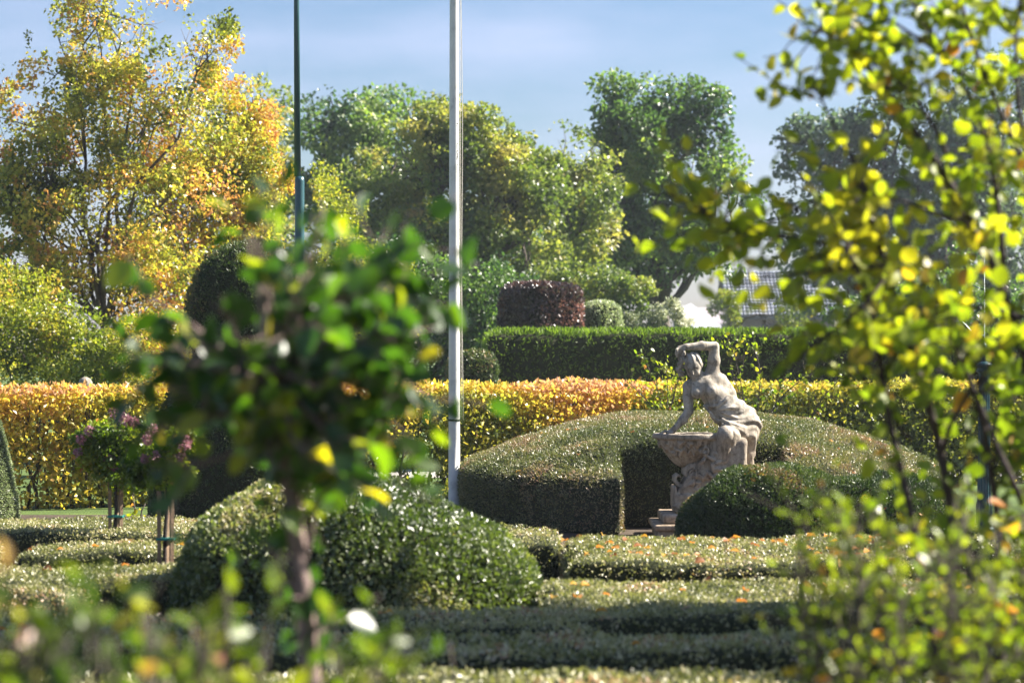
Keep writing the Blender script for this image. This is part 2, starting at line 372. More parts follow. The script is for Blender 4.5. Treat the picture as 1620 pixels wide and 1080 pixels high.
# ================================================================== SETTING: ground
def sheet(name, x0, x1, y0, y1, z, mat, n=40, amp=0.0):
    xs = np.linspace(x0, x1, n); ys = np.linspace(y0, y1, n)
    X, Y = np.meshgrid(xs, ys, indexing='ij'); Z = np.full_like(X, z)
    V = np.stack([X, Y, Z], -1).reshape(-1, 3)
    if amp: V[:, 2] += (vnoise(V, .6)-.5)*amp
    i = np.arange(n*n).reshape(n, n)
    Q = np.stack([i[:-1, :-1], i[1:, :-1], i[1:, 1:], i[:-1, 1:]], -1).reshape(-1, 4)
    return link(name, mesh_np(name, V, Q), None, mat, 'structure')
sheet('ground', -900, 900, -60, 1800, 0, M['lawn'], 4)
sheet('garden_soil', -14, 14, 1, 22.6, .006, M['soil'], 4)
sheet('gravel_path', -3.4, 14, 29.4, 31.4, .008, M['gravel'], 4)

# ================================================================== STATUE
SY = 20.0; S0 = W(1120, 848, SY); S0[2] = 0
def P3(px, py, d=0): return np.array([(px-1120)/180., d, (848-py)/180.])
class Field:
    def __init__(s, lo, hi, h): s.P, s.o = grid(lo, hi, h); s.h = h; s.G = np.full(s.P.shape[:3], 9., np.float64); s.lo = np.array(lo, float)
    def sl(s, a, b, pad):
        i0 = np.maximum(((np.minimum(a, b)-pad-s.lo)/s.h).astype(int), 0); i1 = np.minimum(((np.maximum(a, b)+pad-s.lo)/s.h).astype(int)+2, s.G.shape)
        return tuple(slice(x, max(y, x)) for x, y in zip(i0, i1))
    def put(s, sl, d, k, op):
        g = s.G[sl]
        if op == 'u': s.G[sl] = np.where(g > 5, d, smin(g, d, k)) if k > 0 else np.minimum(g, d)
        else: s.G[sl] = smax(g, -d, k)
    def cap(s, a, b, r1, r2, k=.02, op='u'):
        a = np.asarray(a, float); b = np.asarray(b, float); m = max(r1, r2)+k+.06
        sl = s.sl(a, b, m); P = s.P[sl]
        if P.size == 0: return
        ab = b-a; t = np.clip(((P-a)@ab)/max(ab@ab, 1e-9), 0, 1)
        d = np.linalg.norm(P-a-t[..., None]*ab, axis=-1)-(r1+(r2-r1)*t); s.put(sl, d, k, op)
    def ell(s, c, r, k=.02, op='u', rot=None):
        c = np.asarray(c, float); r = np.asarray(r, float); m = r.max()+k+.06
        sl = s.sl(c, c, m); P = s.P[sl]-c
        if P.size == 0: return
        if rot is not None: P = P@rot      # columns of rot = local axes
        k0 = np.linalg.norm(P/r, axis=-1); k1 = np.linalg.norm(P/(r*r), axis=-1)
        d = np.where(k1 > 1e-6, k0*(k0-1)/np.maximum(k1, 1e-6), -r.min()); s.put(sl, d, k, op)
    def chain(s, pts, rs, k=.02, op='u'):
        for i in range(len(pts)-1): s.cap(pts[i], pts[i+1], rs[i], rs[i+1], k, op)
    def box(s, c, b, r, k=.01, op='u'):
        c = np.asarray(c, float); sl = s.sl(c-np.array(b), c+np.array(b), k+.06); s.put(sl, rbox(s.P[sl], c, b, r), k, op)
    def mesh(s): return surface_nets(s.G, s.o, s.h)
def rotm(ax, ay, az):
    return np.array((Matrix.Rotation(az, 3, 'Z') @ Matrix.Rotation(ay, 3, 'Y') @ Matrix.Rotation(ax, 3, 'X')))

statue = thing('garden_statue', 'weathered limestone statue of a woman leaning over a carved shell basin', 'statue', tuple(S0))
f = Field((-.46, -.46, .5), (.56, .34, 1.76), .0065)
# torso
f.cap(P3(1170, 668, .03), P3(1150, 648, .02), .145, .125, .03)
f.cap(P3(1150, 648, .02), P3(1133, 628, 0), .125, .108, .05)
f.cap(P3(1133, 628, 0), P3(1118, 610, -.01), .108, .112, .05)
f.ell(P3(1109, 611, -.02), (.12, .10, .085), .04, rot=rotm(0, .35, 0))
f.cap(P3(1142, 600, .02), P3(1152, 622, .03), .05, .07, .05)          # lat / side of the back
f.ell(P3(1101, 621, -.1), (.05, .05, .05), .035); f.ell(P3(1124, 618, -.105), (.052, .05, .052), .035)
f.cap(P3(1096, 610, -.03), P3(1119, 603, -.03), .06, .055, .03)
f.cap(P3(1088, 607, -.07), P3(1104, 606, -.1), .013, .014, .02)       # collar bone
f.cap(P3(1131, 600, -.01), P3(1127, 592, 0), .075, .06, .03)
# raised arm
f.cap(P3(1126.5, 594, 0), P3(1129.5, 570, -.01), .060, .052, .025)
f.cap(P3(1129.5, 570, -.01), P3(1129.5, 549, -.01), .052, .043, .02)
f.cap(P3(1130, 547.5, -.01), P3(1110, 547, -.05), .040, .040, .015)
f.cap(P3(1110, 547, -.05), P3(1084, 549, -.09), .040, .027, .02)
f.cap(P3(1084, 549, -.09), P3(1074, 552, -.09), .027, .03, .015)      # back of hand
for j, (a, b, c, rr) in enumerate([((1073, 550), (1068.5, 553), (1067.5, 561), .0095), ((1074, 552), (1070, 556), (1069, 564.5), .0105), ((1076, 553), (1073, 558), (1072, 566), .0105), ((1078, 554), (1076.5, 559), (1076, 566.5), .010)]):
    dd = -.115+.012*j
    f.chain([P3(*a, dd+.01), P3(*b, dd-.012), P3(*c, dd-.004)], [rr+.001, rr, rr-.0015], .006)
f.chain([P3(1081, 551, -.105), P3(1080, 557, -.125), P3(1077, 562, -.125)], [.011, .010, .008], .006)   # thumb
# neck, head
f.chain([P3(1112, 606, -.02), P3(1105, 596, -.035), P3(1099, 584, -.03)], [.056, .046, .046], .03)
hr = rotm(R(24), R(-6), R(-14))
HC = P3(1096, 578, -.065)
f.ell(HC, (.073, .088, .10), .02, rot=hr)
def HP(x, y, z): return HC+hr@np.array([x, y, z])
f.ell(HP(0, -.03, -.055), (.053, .056, .06), .02, rot=hr)              # jaw
f.ell(HP(0, -.075, -.098), (.02, .017, .016), .015, rot=hr)            # chin
f.cap(HP(0, -.088, .004), HP(0, -.108, -.034), .0075, .0125, .007)      # nose
f.cap(HP(-.03, -.076, .016), HP(-.006, -.088, .010), .0075, .007, .008)  # brows
f.cap(HP(.03, -.076, .016), HP(.006, -.088, .010), .0075, .007, .008)
for sx in (-1, 1):
    f.ell(HP(sx*.027, -.085, -.003), (.019, .016, .012), .008, 'd', rot=hr)
    f.ell(HP(sx*.027, -.073, -.006), (.013, .012, .008), .004, rot=hr)  # lids
    f.ell(HP(sx*.030, -.063, -.04), (.02, .02, .02), .02, rot=hr)       # cheeks
    f.chain([HP(sx*.073, -.008, .012), HP(sx*.078, .004, .005), HP(sx*.074, -.004, -.022)], [.007, .008, .006], .004)  # ears
f.cap(HP(-.014, -.091, -.062), HP(.014, -.091, -.062), .0065, .0065, .005)
f.cap(HP(-.011, -.089, -.073), HP(.011, -.089, -.073), .0065, .0065, .005)
f.cap(HP(-.018, -.1, -.0675), HP(.018, -.1, -.0675), .0025, .0025, .002, 'd')
# supporting arm
f.cap(P3(1089, 612, -.03), P3(1088, 632, -.04), .055, .044, .03)
f.cap(P3(1088, 632, -.04), P3(1089, 650, -.045), .044, .037, .02)
f.cap(P3(1089, 650, -.045), P3(1079, 664, -.07), .039, .036, .015)
f.cap(P3(1079, 664, -.07), P3(1063.5, 680, -.10), .036, .023, .02)
f.cap(P3(1063, 681, -.10), P3(1056, 683.5, -.115), .024, .022, .015)
for j in range(4):
    d0 = -.14+.017*j; L = [9, 11, 11, 8][j]
    f.chain([P3(1057, 683, d0+.008), P3(1052, 681.5, d0-.002), P3(1052-L*.55, 683, d0-.01), P3(1052-L, 685.5, d0-.012)], [.0105, .0098, .009, .008], .005)
f.chain([P3(1061, 683.5, -.13), P3(1059, 684.5, -.155), P3(1055.5, 685.5, -.17)], [.012, .010, .008], .005)
# hips and legs
f.ell(P3(1175, 672, .04), (.145, .15, .145), .03)
f.cap(P3(1166, 678, -.04), P3(1144, 687, -.25), .118, .078, .03)
f.ell(P3(1142.5, 684, -.28), (.062, .06, .068), .03)
f.cap(P3(1143, 690, -.26), P3(1139, 722, -.2), .068, .064, .02)
f.cap(P3(1139, 722, -.2), P3(1137, 752, -.17), .064, .036, .02)
f.cap(P3(1137, 756, -.17), P3(1130, 762, -.27), .034, .024, .02)
f.cap(P3(1178, 690, .04), P3(1180, 715, .07), .115, .07, .03)
f.cap(P3(1180, 713, .06), P3(1188, 742, .10), .064, .046, .02)
f.cap(P3(1190, 744, .10), P3(1205, 742, .06), .034, .024, .02)
f.cap(P3(1160, 610, -.01)+np.array([-.06, -.13, 0]), P3(1126, 650, -.16), .006, .006, .01, 'd')
nv = fbm(f.P[..., :], 22, 2, 3); f.G += (nv-.5)*.006
V, Q = f.mesh()
link('figure', mesh_np('figure', V, Q, smooth=True), statue, M['stone'])
print('figure', len(Q))

# drapery -------------------------------------------------------------
f = Field((-.12, -.42, .42), (.54, .3, 1.28), .008)
e = .014
f.cap(P3(1170, 668, .03), P3(1150, 648, .02), .145+e, .125+e, .03)
f.cap(P3(1150, 648, .02), P3(1133, 630, 0), .125+e, .108+e, .05)
f.ell(P3(1176, 672, .04), (.145+e, .155+e, .145+e), .03)
f.cap(P3(1166, 678, -.04), P3(1146, 688, -.22), .118+e, .082+e, .03)
f.cap(P3(1178, 690, .04), P3(1179, 713, .05), .118+e, .078+e, .03)
f.cap(P3(1178, 713, .04), P3(1176, 742, .04), .08, .078, .03)
# radiating folds from the knotted hip
P = f.P; kx = P3(1126, 655, 0)
ang = np.arctan2(P[..., 2]-kx[2], P[..., 0]-kx[0]); rr = np.hypot(P[..., 0]-kx[0], P[..., 2]-kx[2])
wob = vnoise(P, 6, 5)*2.2
f.G += .0085*np.sin(ang*15+wob*2.6+rr*12)*np.clip(rr*7, .1, 1) + .0045*np.sin(ang*31+wob*5)
# cut above the waist line, round the bare knee
a = P3(1108, 641, 0); b = P3(1160, 622, 0); dl = (b-a)/np.linalg.norm(b-a); nl = np.array([-dl[2], 0, dl[0]])
f.G = smax(f.G, (P-a)@nl+.010*np.sin(P[..., 0]*45+P[..., 1]*30), .01)
f.ell(P3(1139, 684, -.33), (.088, .17, .115), .012, 'd')
f.G = smax(f.G, .51-P[..., 2], .01)
# hanging cloth
for i, (x0, x1, d, r) in enumerate([(1150, 1155, -.235, .015), (1153, 1160, -.225, .017), (1157, 1164, -.205, .018), (1161, 1168, -.18, .018), (1148, 1151, -.24, .010)]):
    pts = [P3(x0, 668+i, d), P3(x0+3, 690, d-.012), P3((x0+x1)/2+2, 715, d+.004), P3(x1, 744-2*i, d+.02)]
    f.chain(pts, [r*.8, r, r*.95, r*1.1], .012)
# rolled edges / swags across the waist and thigh
for pts, r in [([(1112, 641, -.1), (1122, 652, -.125), (1133, 664, -.12), (1142, 664, -.16)], .009),
               ([(1113, 641, -.1), (1130, 642, -.118), (1148, 635, -.10), (1160, 626, -.05)], .008),
               ([(1116, 645, -.1), (1126, 659, -.12), (1136, 668, -.12)], .007),
               ([(1140, 662, -.17), (1150, 668, -.2), (1156, 686, -.21), (1160, 705, -.2)], .013),
               ([(1164, 690, -.12), (1172, 710, -.06), (1176, 735, -.03)], .012),
               ([(1172, 690, -.1), (1182, 712, -.03), (1186, 734, 0)], .010)]:
    pp = [P3(*q) for q in pts]; f.chain(pp, [r]*len(pp), .012)
f.G += (fbm(P, 20, 2, 9)-.5)*.006
V, Q = f.mesh(); link('drapery', mesh_np('drapery', V, Q, smooth=True), statue, M['stone'])

# hair ------------------------------------------------------------------
f = Field(HC-.19, HC+.17, .006)
f.ell(HP(0, .016, .016), (.083, .088, .098), .01, rot=hr)
f.ell(HP(-.006, -.105, -.045), (.060, .085, .080), .008, 'd', rot=hr)
P = f.P; L = (P-HC)@hr
f.G += .0055*np.sin(L[..., 0]*150+L[..., 2]*40+np.sin(L[..., 1]*40)*1.2)*np.clip(L[..., 2]*12+.6, .2, 1)
for i in range(46):                                                    # curls falling on the side of the raised hand
    t = i/45.; c = P3(1082-6*math.sin(t*2.6)-.5*t+rng.uniform(-4, 3), 559+t*35, -.05+rng.uniform(-.05, .03))
    th = rng.uniform(0, 6.28); u = np.array([math.cos(th), 0, math.sin(th)])*.012
    f.cap(c-u, c+u, .0135, .010, .003)
f.G += (fbm(P, 40, 2, 2)-.5)*.006
V, Q = f.mesh(); link('hair', mesh_np('hair', V, Q, smooth=True), statue, M['stone'])

# basin -----------------------------------------------------------------
f = Field((-.52, -.40, .34), (.34, .36, 1.02), .0085)
P = f.P
cx, cz = P3(1092, 0)[0], P3(0, 690)[2]
ax, ay = .30, .27
rr = np.hypot((P[..., 0]-cx)/ax, (P[..., 1]+.02)/ay)
z = P[..., 2]; t = np.clip((z-.60)/(cz-.60), 0, 1.2)
prof = np.sqrt(np.clip(t, 0, 1))*.93+.10
theta = np.arctan2(P[..., 1]+.02, P[..., 0]-cx)
body = (rr-prof)*.22*1.0
body = np.maximum(body, z-cz); body = np.maximum(body, .605-z)
f.G = np.minimum(f.G, body-.004*np.cos(theta*17))
rim = rbox(np.stack([rr*.29-.29+.0, z-(cz+.004)], -1), (0, 0), (.035, .024), .012)   # thick rim
f.G = smin(f.G, rim, .006)
hollow = np.maximum((rr-.88)*.25, (cz-.05)-z-.05*(1-rr)); f.G = smax(f.G, -hollow, .006)
# shell ribs and foliage in relief on the front-left lip
def petal(c, L, w, ang, th=.014, tilt=0):
    f.ell(c, (L, th, w), .006, rot=rotm(0, -ang, tilt))
for i in range(9):
    th = R(195+i*17); px_ = cx+ax*.93*math.cos(th); py_ = -.02+ay*.93*math.sin(th)
    for j in range(1 if i < 6 else 0):
        f.ell((px_, py_, cz-.055-.05*j), (.024, .022, .05), .006, rot=rotm(0, rng.uniform(-.7, .7), th))
for i in range(22):
    th = R(205+rng.uniform(0, 72)); q = rng.uniform(0, 1); zz = cz-.04-.11*q; k_ = math.sqrt(max((zz-.6)/(cz-.6), .02))*.93+.1
    f.ell((cx+ax*k_*math.cos(th), -.02+ay*k_*math.sin(th), zz), (.04, .026, .015), .003, rot=rotm(0, rng.uniform(-1.5, 1.5), th-math.pi/2+math.pi))
# rock / block under the figure
f.box(P3(1148, 722, .0), (.17, .24, .17), .05, .03)
f.box(P3(1142, 700, .02), (.20, .23, .05), .03, .02)
f.box(P3(1176, 770, .06), (.12, .2, .15), .03, .03)
f.G += (fbm(P, 9, 3, 4)-.5)*.016
for (a_, b_, rot_, L_) in [(1120, 722, .5, .055), (1130, 730, -.5, .05), (1136, 740, .1, .05), (1124, 738, 1.2, .045), (1112, 716, 1.4, .04), (1106, 700, -.3, .04), (1113, 704, .8, .03), (1115, 694, 0, .028), (1108, 727, -1, .035), (1104, 712, 1.1, .03), (1131, 716, .4, .045), (1137, 727, -.2, .05), (1119, 748, .9, .04), (1127, 752, -.8, .04)]:
    f.ell(P3(a_, b_, -.245+.02*rng.random()), (L_*1.1, .032, .019), .004, rot=rotm(0, rot_, 0))
    f.cap(P3(a_, b_, -.265)-rotm(0, rot_, 0)@np.array([L_*.8, 0, 0]), P3(a_, b_, -.265)+rotm(0, rot_, 0)@np.array([L_*.8, 0, 0]), .0035, .0035, .003, 'd')
for k_ in range(10):                                                   # rosette between basin and block
    th = k_*.628; f.ell(P3(1112, 711, -.25)+np.array([.028*math.cos(th), 0, .028*math.sin(th)]), (.014, .02, .010), .004, rot=rotm(0, -th, 0))
V, Q = f.mesh(); link('basin', mesh_np('basin', V, Q, smooth=True), statue, M['stone'])

# scrolled foot ---------------------------------------------------------
f = Field((-.4, -.34, .18), (.38, .34, .74), .0085)
P = f.P
def slab(pts, rs, d0=-.2, d1=.2, k=.015):                             # extruded profile across the depth
    for i in range(len(pts)-1):
        a = P3(*pts[i]); b = P3(*pts[i+1]); X = P[..., 0]-a[0]; Z = P[..., 2]-a[2]; bx, bz = b[0]-a[0], b[2]-a[2]
        t = np.clip((X*bx+Z*bz)/(bx*bx+bz*bz), 0, 1); d = np.hypot(X-t*bx, Z-t*bz)-(rs[i]+(rs[i+1]-rs[i])*t)
        d = smax(d, np.maximum(d0-P[..., 1], P[..., 1]-d1), .015); f.G = np.where(f.G > 5, d, smin(f.G, d, k))
slab([(1114, 742), (1109, 755), (1101, 768), (1094, 785), (1094, 800)], [.10, .10, .12, .14, .15], -.19, .19)
slab([(1130, 745), (1130, 775), (1130, 802)], [.13, .16, .17], -.2, .2)
slab([(1106, 739), (1098, 735), (1089, 736), (1083.5, 741), (1083, 748), (1088, 752), (1091, 748)], [.03, .026, .024, .022, .019, .015, .013], -.17, .15, .004)
slab([(1100, 757), (1092, 764), (1082, 768), (1073, 766), (1067.5, 760), (1067, 753.5), (1071, 750), (1075, 753)], [.022, .021, .019, .017, .014, .012, .010, .010], -.15, .14, .004)
for pts, r in [([(1099, 741), (1092, 741), (1088, 745), (1089, 749)], .006), ([(1104, 746), (1098, 752), (1094, 760), (1086, 766)], .006)]:
    f.chain([P3(a_, b_, -.205) for a_, b_ in pts], [r+.003]*4, .004); f.chain([P3(a_+2, b_+1.5, -.2) for a_, b_ in pts], [r]*4, .003, 'd')
slab([(1066, 770), (1066, 798)], [.016, .016], -.2, .2, .003)
slab([(1072, 783), (1120, 779)], [.012, .012], -.215, .2, .003)
slab([(1072, 787.5), (1120, 784)], [.008, .008], -.212, .2, .003)
f.box(P3(1118, 794, 0), (.30, .21, .08), .02, .02)
for i in range(26):
    x = 1062+rng.uniform(0, 95); f.ell(P3(x, 803-rng.uniform(0, 7), -.22+rng.uniform(0, .02)), (.03, .02, .011), .004, rot=rotm(0, rng.uniform(-1.3, 1.3), 0))
for i in range(30):
    x = rng.uniform(1092, 1140); y = rng.uniform(746, 776); f.ell(P3(x, y, -.205), (.034, .022, .012), .005, rot=rotm(0, rng.uniform(-1.6, 1.6), 0))
f.G += (fbm(P, 16, 3, 6)-.5)*.008
V, Q = f.mesh(); link('scroll_foot', mesh_np('scroll_foot', V, Q, smooth=True), statue, M['stone'])
def rblock(name, px0, px1, py0, py1, dy, r, parent):
    c = (P3(px0, py0)+P3(px1, py1))/2; b = (abs(px1-px0)/360., dy, abs(py1-py0)/360.)
    def fn(P): return rbox(P, c, b, r)+(fbm(P, 12, 3, 8)-.5)*.006
    V, Q = sdf_mesh(fn, c-np.array(b)-.04, c+np.array(b)+.04, .0095)
    return link(name, mesh_np(name, V, Q, smooth=True), parent, M['stone'])
rblock('upper_plinth', 1044, 1198, 809, 823.5, .37, .022, statue)
rblock('plinth_moulding', 1030, 1212, 824, 834, .45, .02, statue)
rblock('plinth', 1036, 1206, 833, 849, .42, .008, statue)
print('statue done')
#@@STATUE_END

# ================================================================== HEDGES
def hedge_thing(name, label, cat_, V, Q, loc, n, size, ratio, mat, group=None, **kw):
    root = thing(name, label, cat_, loc, group); o = np.array(loc)
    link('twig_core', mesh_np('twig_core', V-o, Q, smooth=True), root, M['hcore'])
    lv = clothe(V, Q, n, size, ratio, **kw)
    link('foliage', mesh_np('foliage', lv[0]-o, lv[1], lv[2]), root, mat, 'stuff')
    return root
# the domed yew hedge with the statue's niche
DC = np.array([1.88, 22.9])
def dome_top(X, Y):
    r = np.hypot((X-DC[0])/2.38, (Y-DC[1])/3.15)
    return .46+.53*(1-np.clip(r, 0, 1.3)**2.3), r
def dome(P):
    X, Y, Z = P[..., 0], P[..., 1], P[..., 2]
    top, r = dome_top(X, Y)
    top = top+(fbm(P, 1.6, 2, 1)-.5)*.07
    side = (r-1)*2.4
    d = smax((Z-top)*.85, side, .035)
    niche = np.maximum(np.abs(X-1.72)-.77, Y-20.95)
    d = smax(d, -niche, .05)
    cutR = smax(X-3.0, 0*X-1, .01)
    return np.maximum(d, -.03-Z)+(fbm(P, 4, 3, 2)-.5)*.08
V, Q = sdf_mesh(dome, (-.75, 19.5, -.12), (4.5, 26.3, 1.2), .06)
print('dome', len(Q), 'orient', vnormals(V, Q)[V[:, 2].argmax()])
hedge_thing('domed_hedge', 'wide clipped yew hedge with a domed top and a dark niche round the statue', 'hedge', V, Q, (1.88, 22.9, 0), 132000, .029, .42, M['yewdome'], depth=.05, seed=3,
            wfn=lambda c, n: np.where(c[:, 2] < .45, .8, 1.0)*np.where(c[:, 1] > 25, .5, 1))
# rounded bush right in front of the statue
BC = np.array([1.98, 17.3])
def bush(P):
    X, Y, Z = P[..., 0]-BC[0], P[..., 1]-BC[1], P[..., 2]
    r = (np.abs(X/.68)**2.3+np.abs(Y/.8)**2.3+np.abs(np.maximum(Z, 0)/.72)**2.6)**(1/2.4)
    r2 = (np.abs((X-.75)/.8)**2.3+np.abs(Y/.8)**2.3+np.abs(np.maximum(Z, 0)/.64)**2.6)**(1/2.4)
    return np.maximum(smin((r-1)*.65, (r2-1)*.65, .08), -.02-Z)+(fbm(P, 3.5, 3, 3)-.5)*.18
V, Q = sdf_mesh(bush, (.9, 16.2, -.1), (3.8, 18.4, .95), .05)
hedge_thing('rounded_yew_bush', 'dark rounded yew bush standing right in front of the statue base', 'bush', V, Q, (BC[0], BC[1], 0), 52000, .032, .42, M['yew'], depth=.07, seed=5)
# big mound, centre foreground
MC = np.array([-.88, 12.4])
def mound(P):
    X, Y, Z = P[..., 0]-MC[0], P[..., 1]-MC[1], P[..., 2]
    Xs = X+.12*np.maximum(Z, 0); sx = np.where(Xs > 0, 1.06, .88); ex = np.where(Xs > 0, 1.75, 2.8)
    r = (np.abs(Xs/sx)**ex+np.abs(Y/.95)**2.5+np.abs(np.maximum(Z, 0)/.86)**(2.2))**(1/2.2)
    return np.maximum((r-1)*.75, -.02-Z)+(fbm(P, 3.2, 3, 4)-.5)*.17
V, Q = sdf_mesh(mound, (-2.0, 11.2, -.1), (.5, 13.6, 1.1), .05)
hedge_thing('box_mound', 'large rounded box bush behind the thin sapling stem, orange leaves caught on top', 'bush', V, Q, (MC[0], MC[1], 0), 80000, .032, .62, M['boxm'], depth=.10, seed=6, spread=1.2)

# topiary and cone
TC = np.array([(400-810)/F*21.0, 21.0])
def rprof(z, pts):
    zz = [p[0] for p in pts]; rr = [p[1] for p in pts]; return np.interp(z, zz, rr)
def topi(P):
    r = np.hypot(P[..., 0]-TC[0], P[..., 1]-TC[1]); z = P[..., 2]
    R_ = rprof(z, [(0, .93), (.6, .9), (1.0, .82), (1.3, .72), (1.52, .52), (1.62, .5), (1.8, .58), (2.1, .585), (2.35, .5), (2.52, .34), (2.62, .15), (2.66, -.1)])
    return np.maximum((r-R_)*.75, -.02-z)+(fbm(P, 3, 2, 7)-.5)*.05
V, Q = sdf_mesh(topi, (TC[0]-1.1, 19.9, -.1), (TC[0]+1.1, 22.1, 2.8), .06)
hedge_thing('yew_topiary', 'tall dark yew topiary clipped to a round head over a wider skirt', 'topiary', V, Q, (TC[0], TC[1], 0), 27000, .04, .42, M['yew'], depth=.05, seed=8)
CC = np.array([(-22-810)/F*22., 22.])
def cone(P):
    r = np.hypot(P[..., 0]-CC[0], P[..., 1]-CC[1]); z = P[..., 2]
    return np.maximum((r-rprof(z, [(0, .31), (.5, .24), (.95, .12), (1.12, 0)]))*.8, -.02-z)+(fbm(P, 5, 2, 7)-.5)*.03
V, Q = sdf_mesh(cone, (CC[0]-.5, 21.5, -.1), (CC[0]+.5, 22.5, 1.3), .04)
hedge_thing('box_cone', 'small grey-green clipped cone bush at the left edge before the orange hedge', 'topiary', V, Q, (CC[0], CC[1], 0), 14000, .024, .5, M['varieg'], depth=.03, seed=9)

# low box beds ------------------------------------------------------------
beds = [  # x0, x1, y0, y1, top, wobble, label
 (-5.6, -1.75, 15.3, 16.9, .38, .10, 'farthest low box hedge on the left, in front of the orange beech hedge'),
 (-3.05, -1.35, 13.75, 14.55, .37, .08, 'short low box hedge in front of the rose stakes on the left'),
 (-5.2, -3.35, 13.3, 14.9, .36, .10, 'low box hedge at the left edge between the farthest strip and the leaf-strewn one'),
 (-4.9, -1.35, 12.15, 13.1, .37, .08, 'leaf-strewn low box hedge left of the big mound'),
 (-4.6, -2.2, 11.35, 11.75, .37, .06, 'narrow low box hedge left of the mound, near where the shade begins'),
 (-4.4, 0.35, 10.35, 11.05, .34, .10, 'sunlit low box hedge at the foot of the big mound'),
 (-.2, .28, 14.3, 15.4, .40, .07, 'tiny rounded low box hedge below the left wing of the domed hedge'),
 (.30, 2.6, 13.35, 15.1, .38, .08, 'broad low box hedge strewn with fallen leaves in front of the statue'),
 (.18, 3.0, 10.55, 12.3, .37, .12, 'sunlit low box hedge in front of the leaf-strewn bed, centre right'),
 (2.95, 4.4, 13.4, 14.9, .42, .10, 'low box hedge at the right edge near the green lamp post'),
 (3.0, 4.0, 10.6, 12.6, .38, .12, 'low box hedge at the right edge, half hidden by the blurred shrub'),
 (-3.6, 3.6, 9.5, 10.25, .345, .10, 'long low box hedge running right across in the shade'),
 (-3.3, 3.3, 7.4, 8.75, .36, .10, 'nearest low box hedge along the bottom of the picture'),
]
bed_info = []
for i, (x0, x1, y0, y1, zt, wb, lab) in enumerate(beds):
    def bed(P, x0=x0, x1=x1, y0=y0, y1=y1, zt=zt, i=i, wb=wb):
        Pn = P*np.array([1, 1, 0])
        e = (fbm(Pn, .9, 2, 20+i)-.5)*wb*3
        Y = P[..., 1]+.10*np.sin(P[..., 0]*1.1+i*1.9)+e
        X = P[..., 0]+(fbm(Pn, 1.1, 2, 60+i)-.5)*wb*3
        Z = P[..., 2]+(fbm(Pn, 1.5, 2, 40+i)-.5)*.07
        return rbox(np.stack([X, Y, Z], -1), ((x0+x1)/2, (y0+y1)/2, zt/2-.05), ((x1-x0)/2, (y1-y0)/2, zt/2+.05), .045)+(fbm(P, 7, 2, i)-.5)*.045
    V, Q = sdf_mesh(bed, (x0-.3, y0-.3, -.02), (x1+.3, y1+.3, zt+.12), .05 if y0 > 9 else .06)
    cen = ((x0+x1)/2, (y0+y1)/2, 0); area = (x1-x0)*(y1-y0)+.3*(x1-x0)
    dn = 5000 if y0 > 10.3 else 2900
    hedge_thing('box_hedge', lab, 'hedge', V, Q, cen, int(area*dn), .021 if y0 > 10.3 else .03, .6, M['box'], 'low box hedges of the parterre', depth=.035, seed=10+i, nscale=2.2, spread=1.1,
                wfn=lambda c, n: np.where(c[:, 2] < .1, .35, 1.0))
    bed_info.append((x0, x1, y0, y1, zt, V, Q))

# tall green hedge ------------------------------------------------------
def tall(P):
    return rbox(P, (6.2, 32.6, .9), (6.55, .75, .97), .06)+(fbm(P, 2.5, 3, 11)-.5)*.16
V, Q = sdf_mesh(tall, (-.6, 31.5, -.1), (13, 33.7, 2.1), .09)
r_ = hedge_thing('tall_hedge', 'tall square-cut dark green hedge behind the orange beech hedge', 'hedge', V, Q, (6.2, 32.6, 0), 42000, .075, .32, M['thuja'], depth=.09, seed=12, up=.5)
n = 16000; P = np.stack([rng.uniform(-.25, 12.6, n), rng.uniform(31.9, 33.3, n), 1.83+rng.uniform(-.02, .05, n)], 1)
T = norm(rdir(n)*.5+np.array([0, 0, 1])); lv = leaves(P, T, rdir(n), rng.uniform(.06, .15, n), .25, '4', np.clip(.75+rng.normal(size=n)*.15, 0, 1))
link('new_growth', mesh_np('new_growth', lv[0]-np.array([6.2, 32.6, 0]), lv[1], lv[2]), r_, M['thuja'], 'stuff')

def block(name, label, c, b, n, size, mat, rz, rr=.12, seed=0, ratio=.7):
    cz, sz = math.cos(rz), math.sin(rz)
    def fn(P):
        X = P[..., 0]-c[0]; Y = P[..., 1]-c[1]
        L = np.stack([X*cz+Y*sz, -X*sz+Y*cz, P[..., 2]-c[2]], -1)
        return rbox(L, (0, 0, 0), b, rr)+(fbm(P, 2.2, 2, seed)-.5)*.14
    m = max(b[0], b[1])*1.45+.2
    V, Q = sdf_mesh(fn, (c[0]-m, c[1]-m, -.1), (c[0]+m, c[1]+m, c[2]+b[2]+.25), .1)
    return hedge_thing(name, label, 'hedge', V, Q, (c[0], c[1], 0), n, size, ratio, mat, depth=.08, seed=seed)
block('copper_beech_block', 'dark purple copper beech clipped as a block above the tall hedge', ((857-810)/F*38, 38, 1.35), (.52, .62, 1.38), 26000, .06, M['purple'], R(28), .14, 21)
block('variegated_block', 'small pale variegated clipped block beside the purple beech block', ((951-810)/F*38.5, 38.5, 1.2), (.24, .3, 1.24), 12000, .045, M['varieg'], R(28), .1, 22)
block('dark_hedge_block', 'low dark hedge end showing between the flagpole and the tall green hedge', ((745-810)/F*31, 31.4, .75), (.3, .3, .83), 9000, .05, M['yew'], R(10), .1, 23)

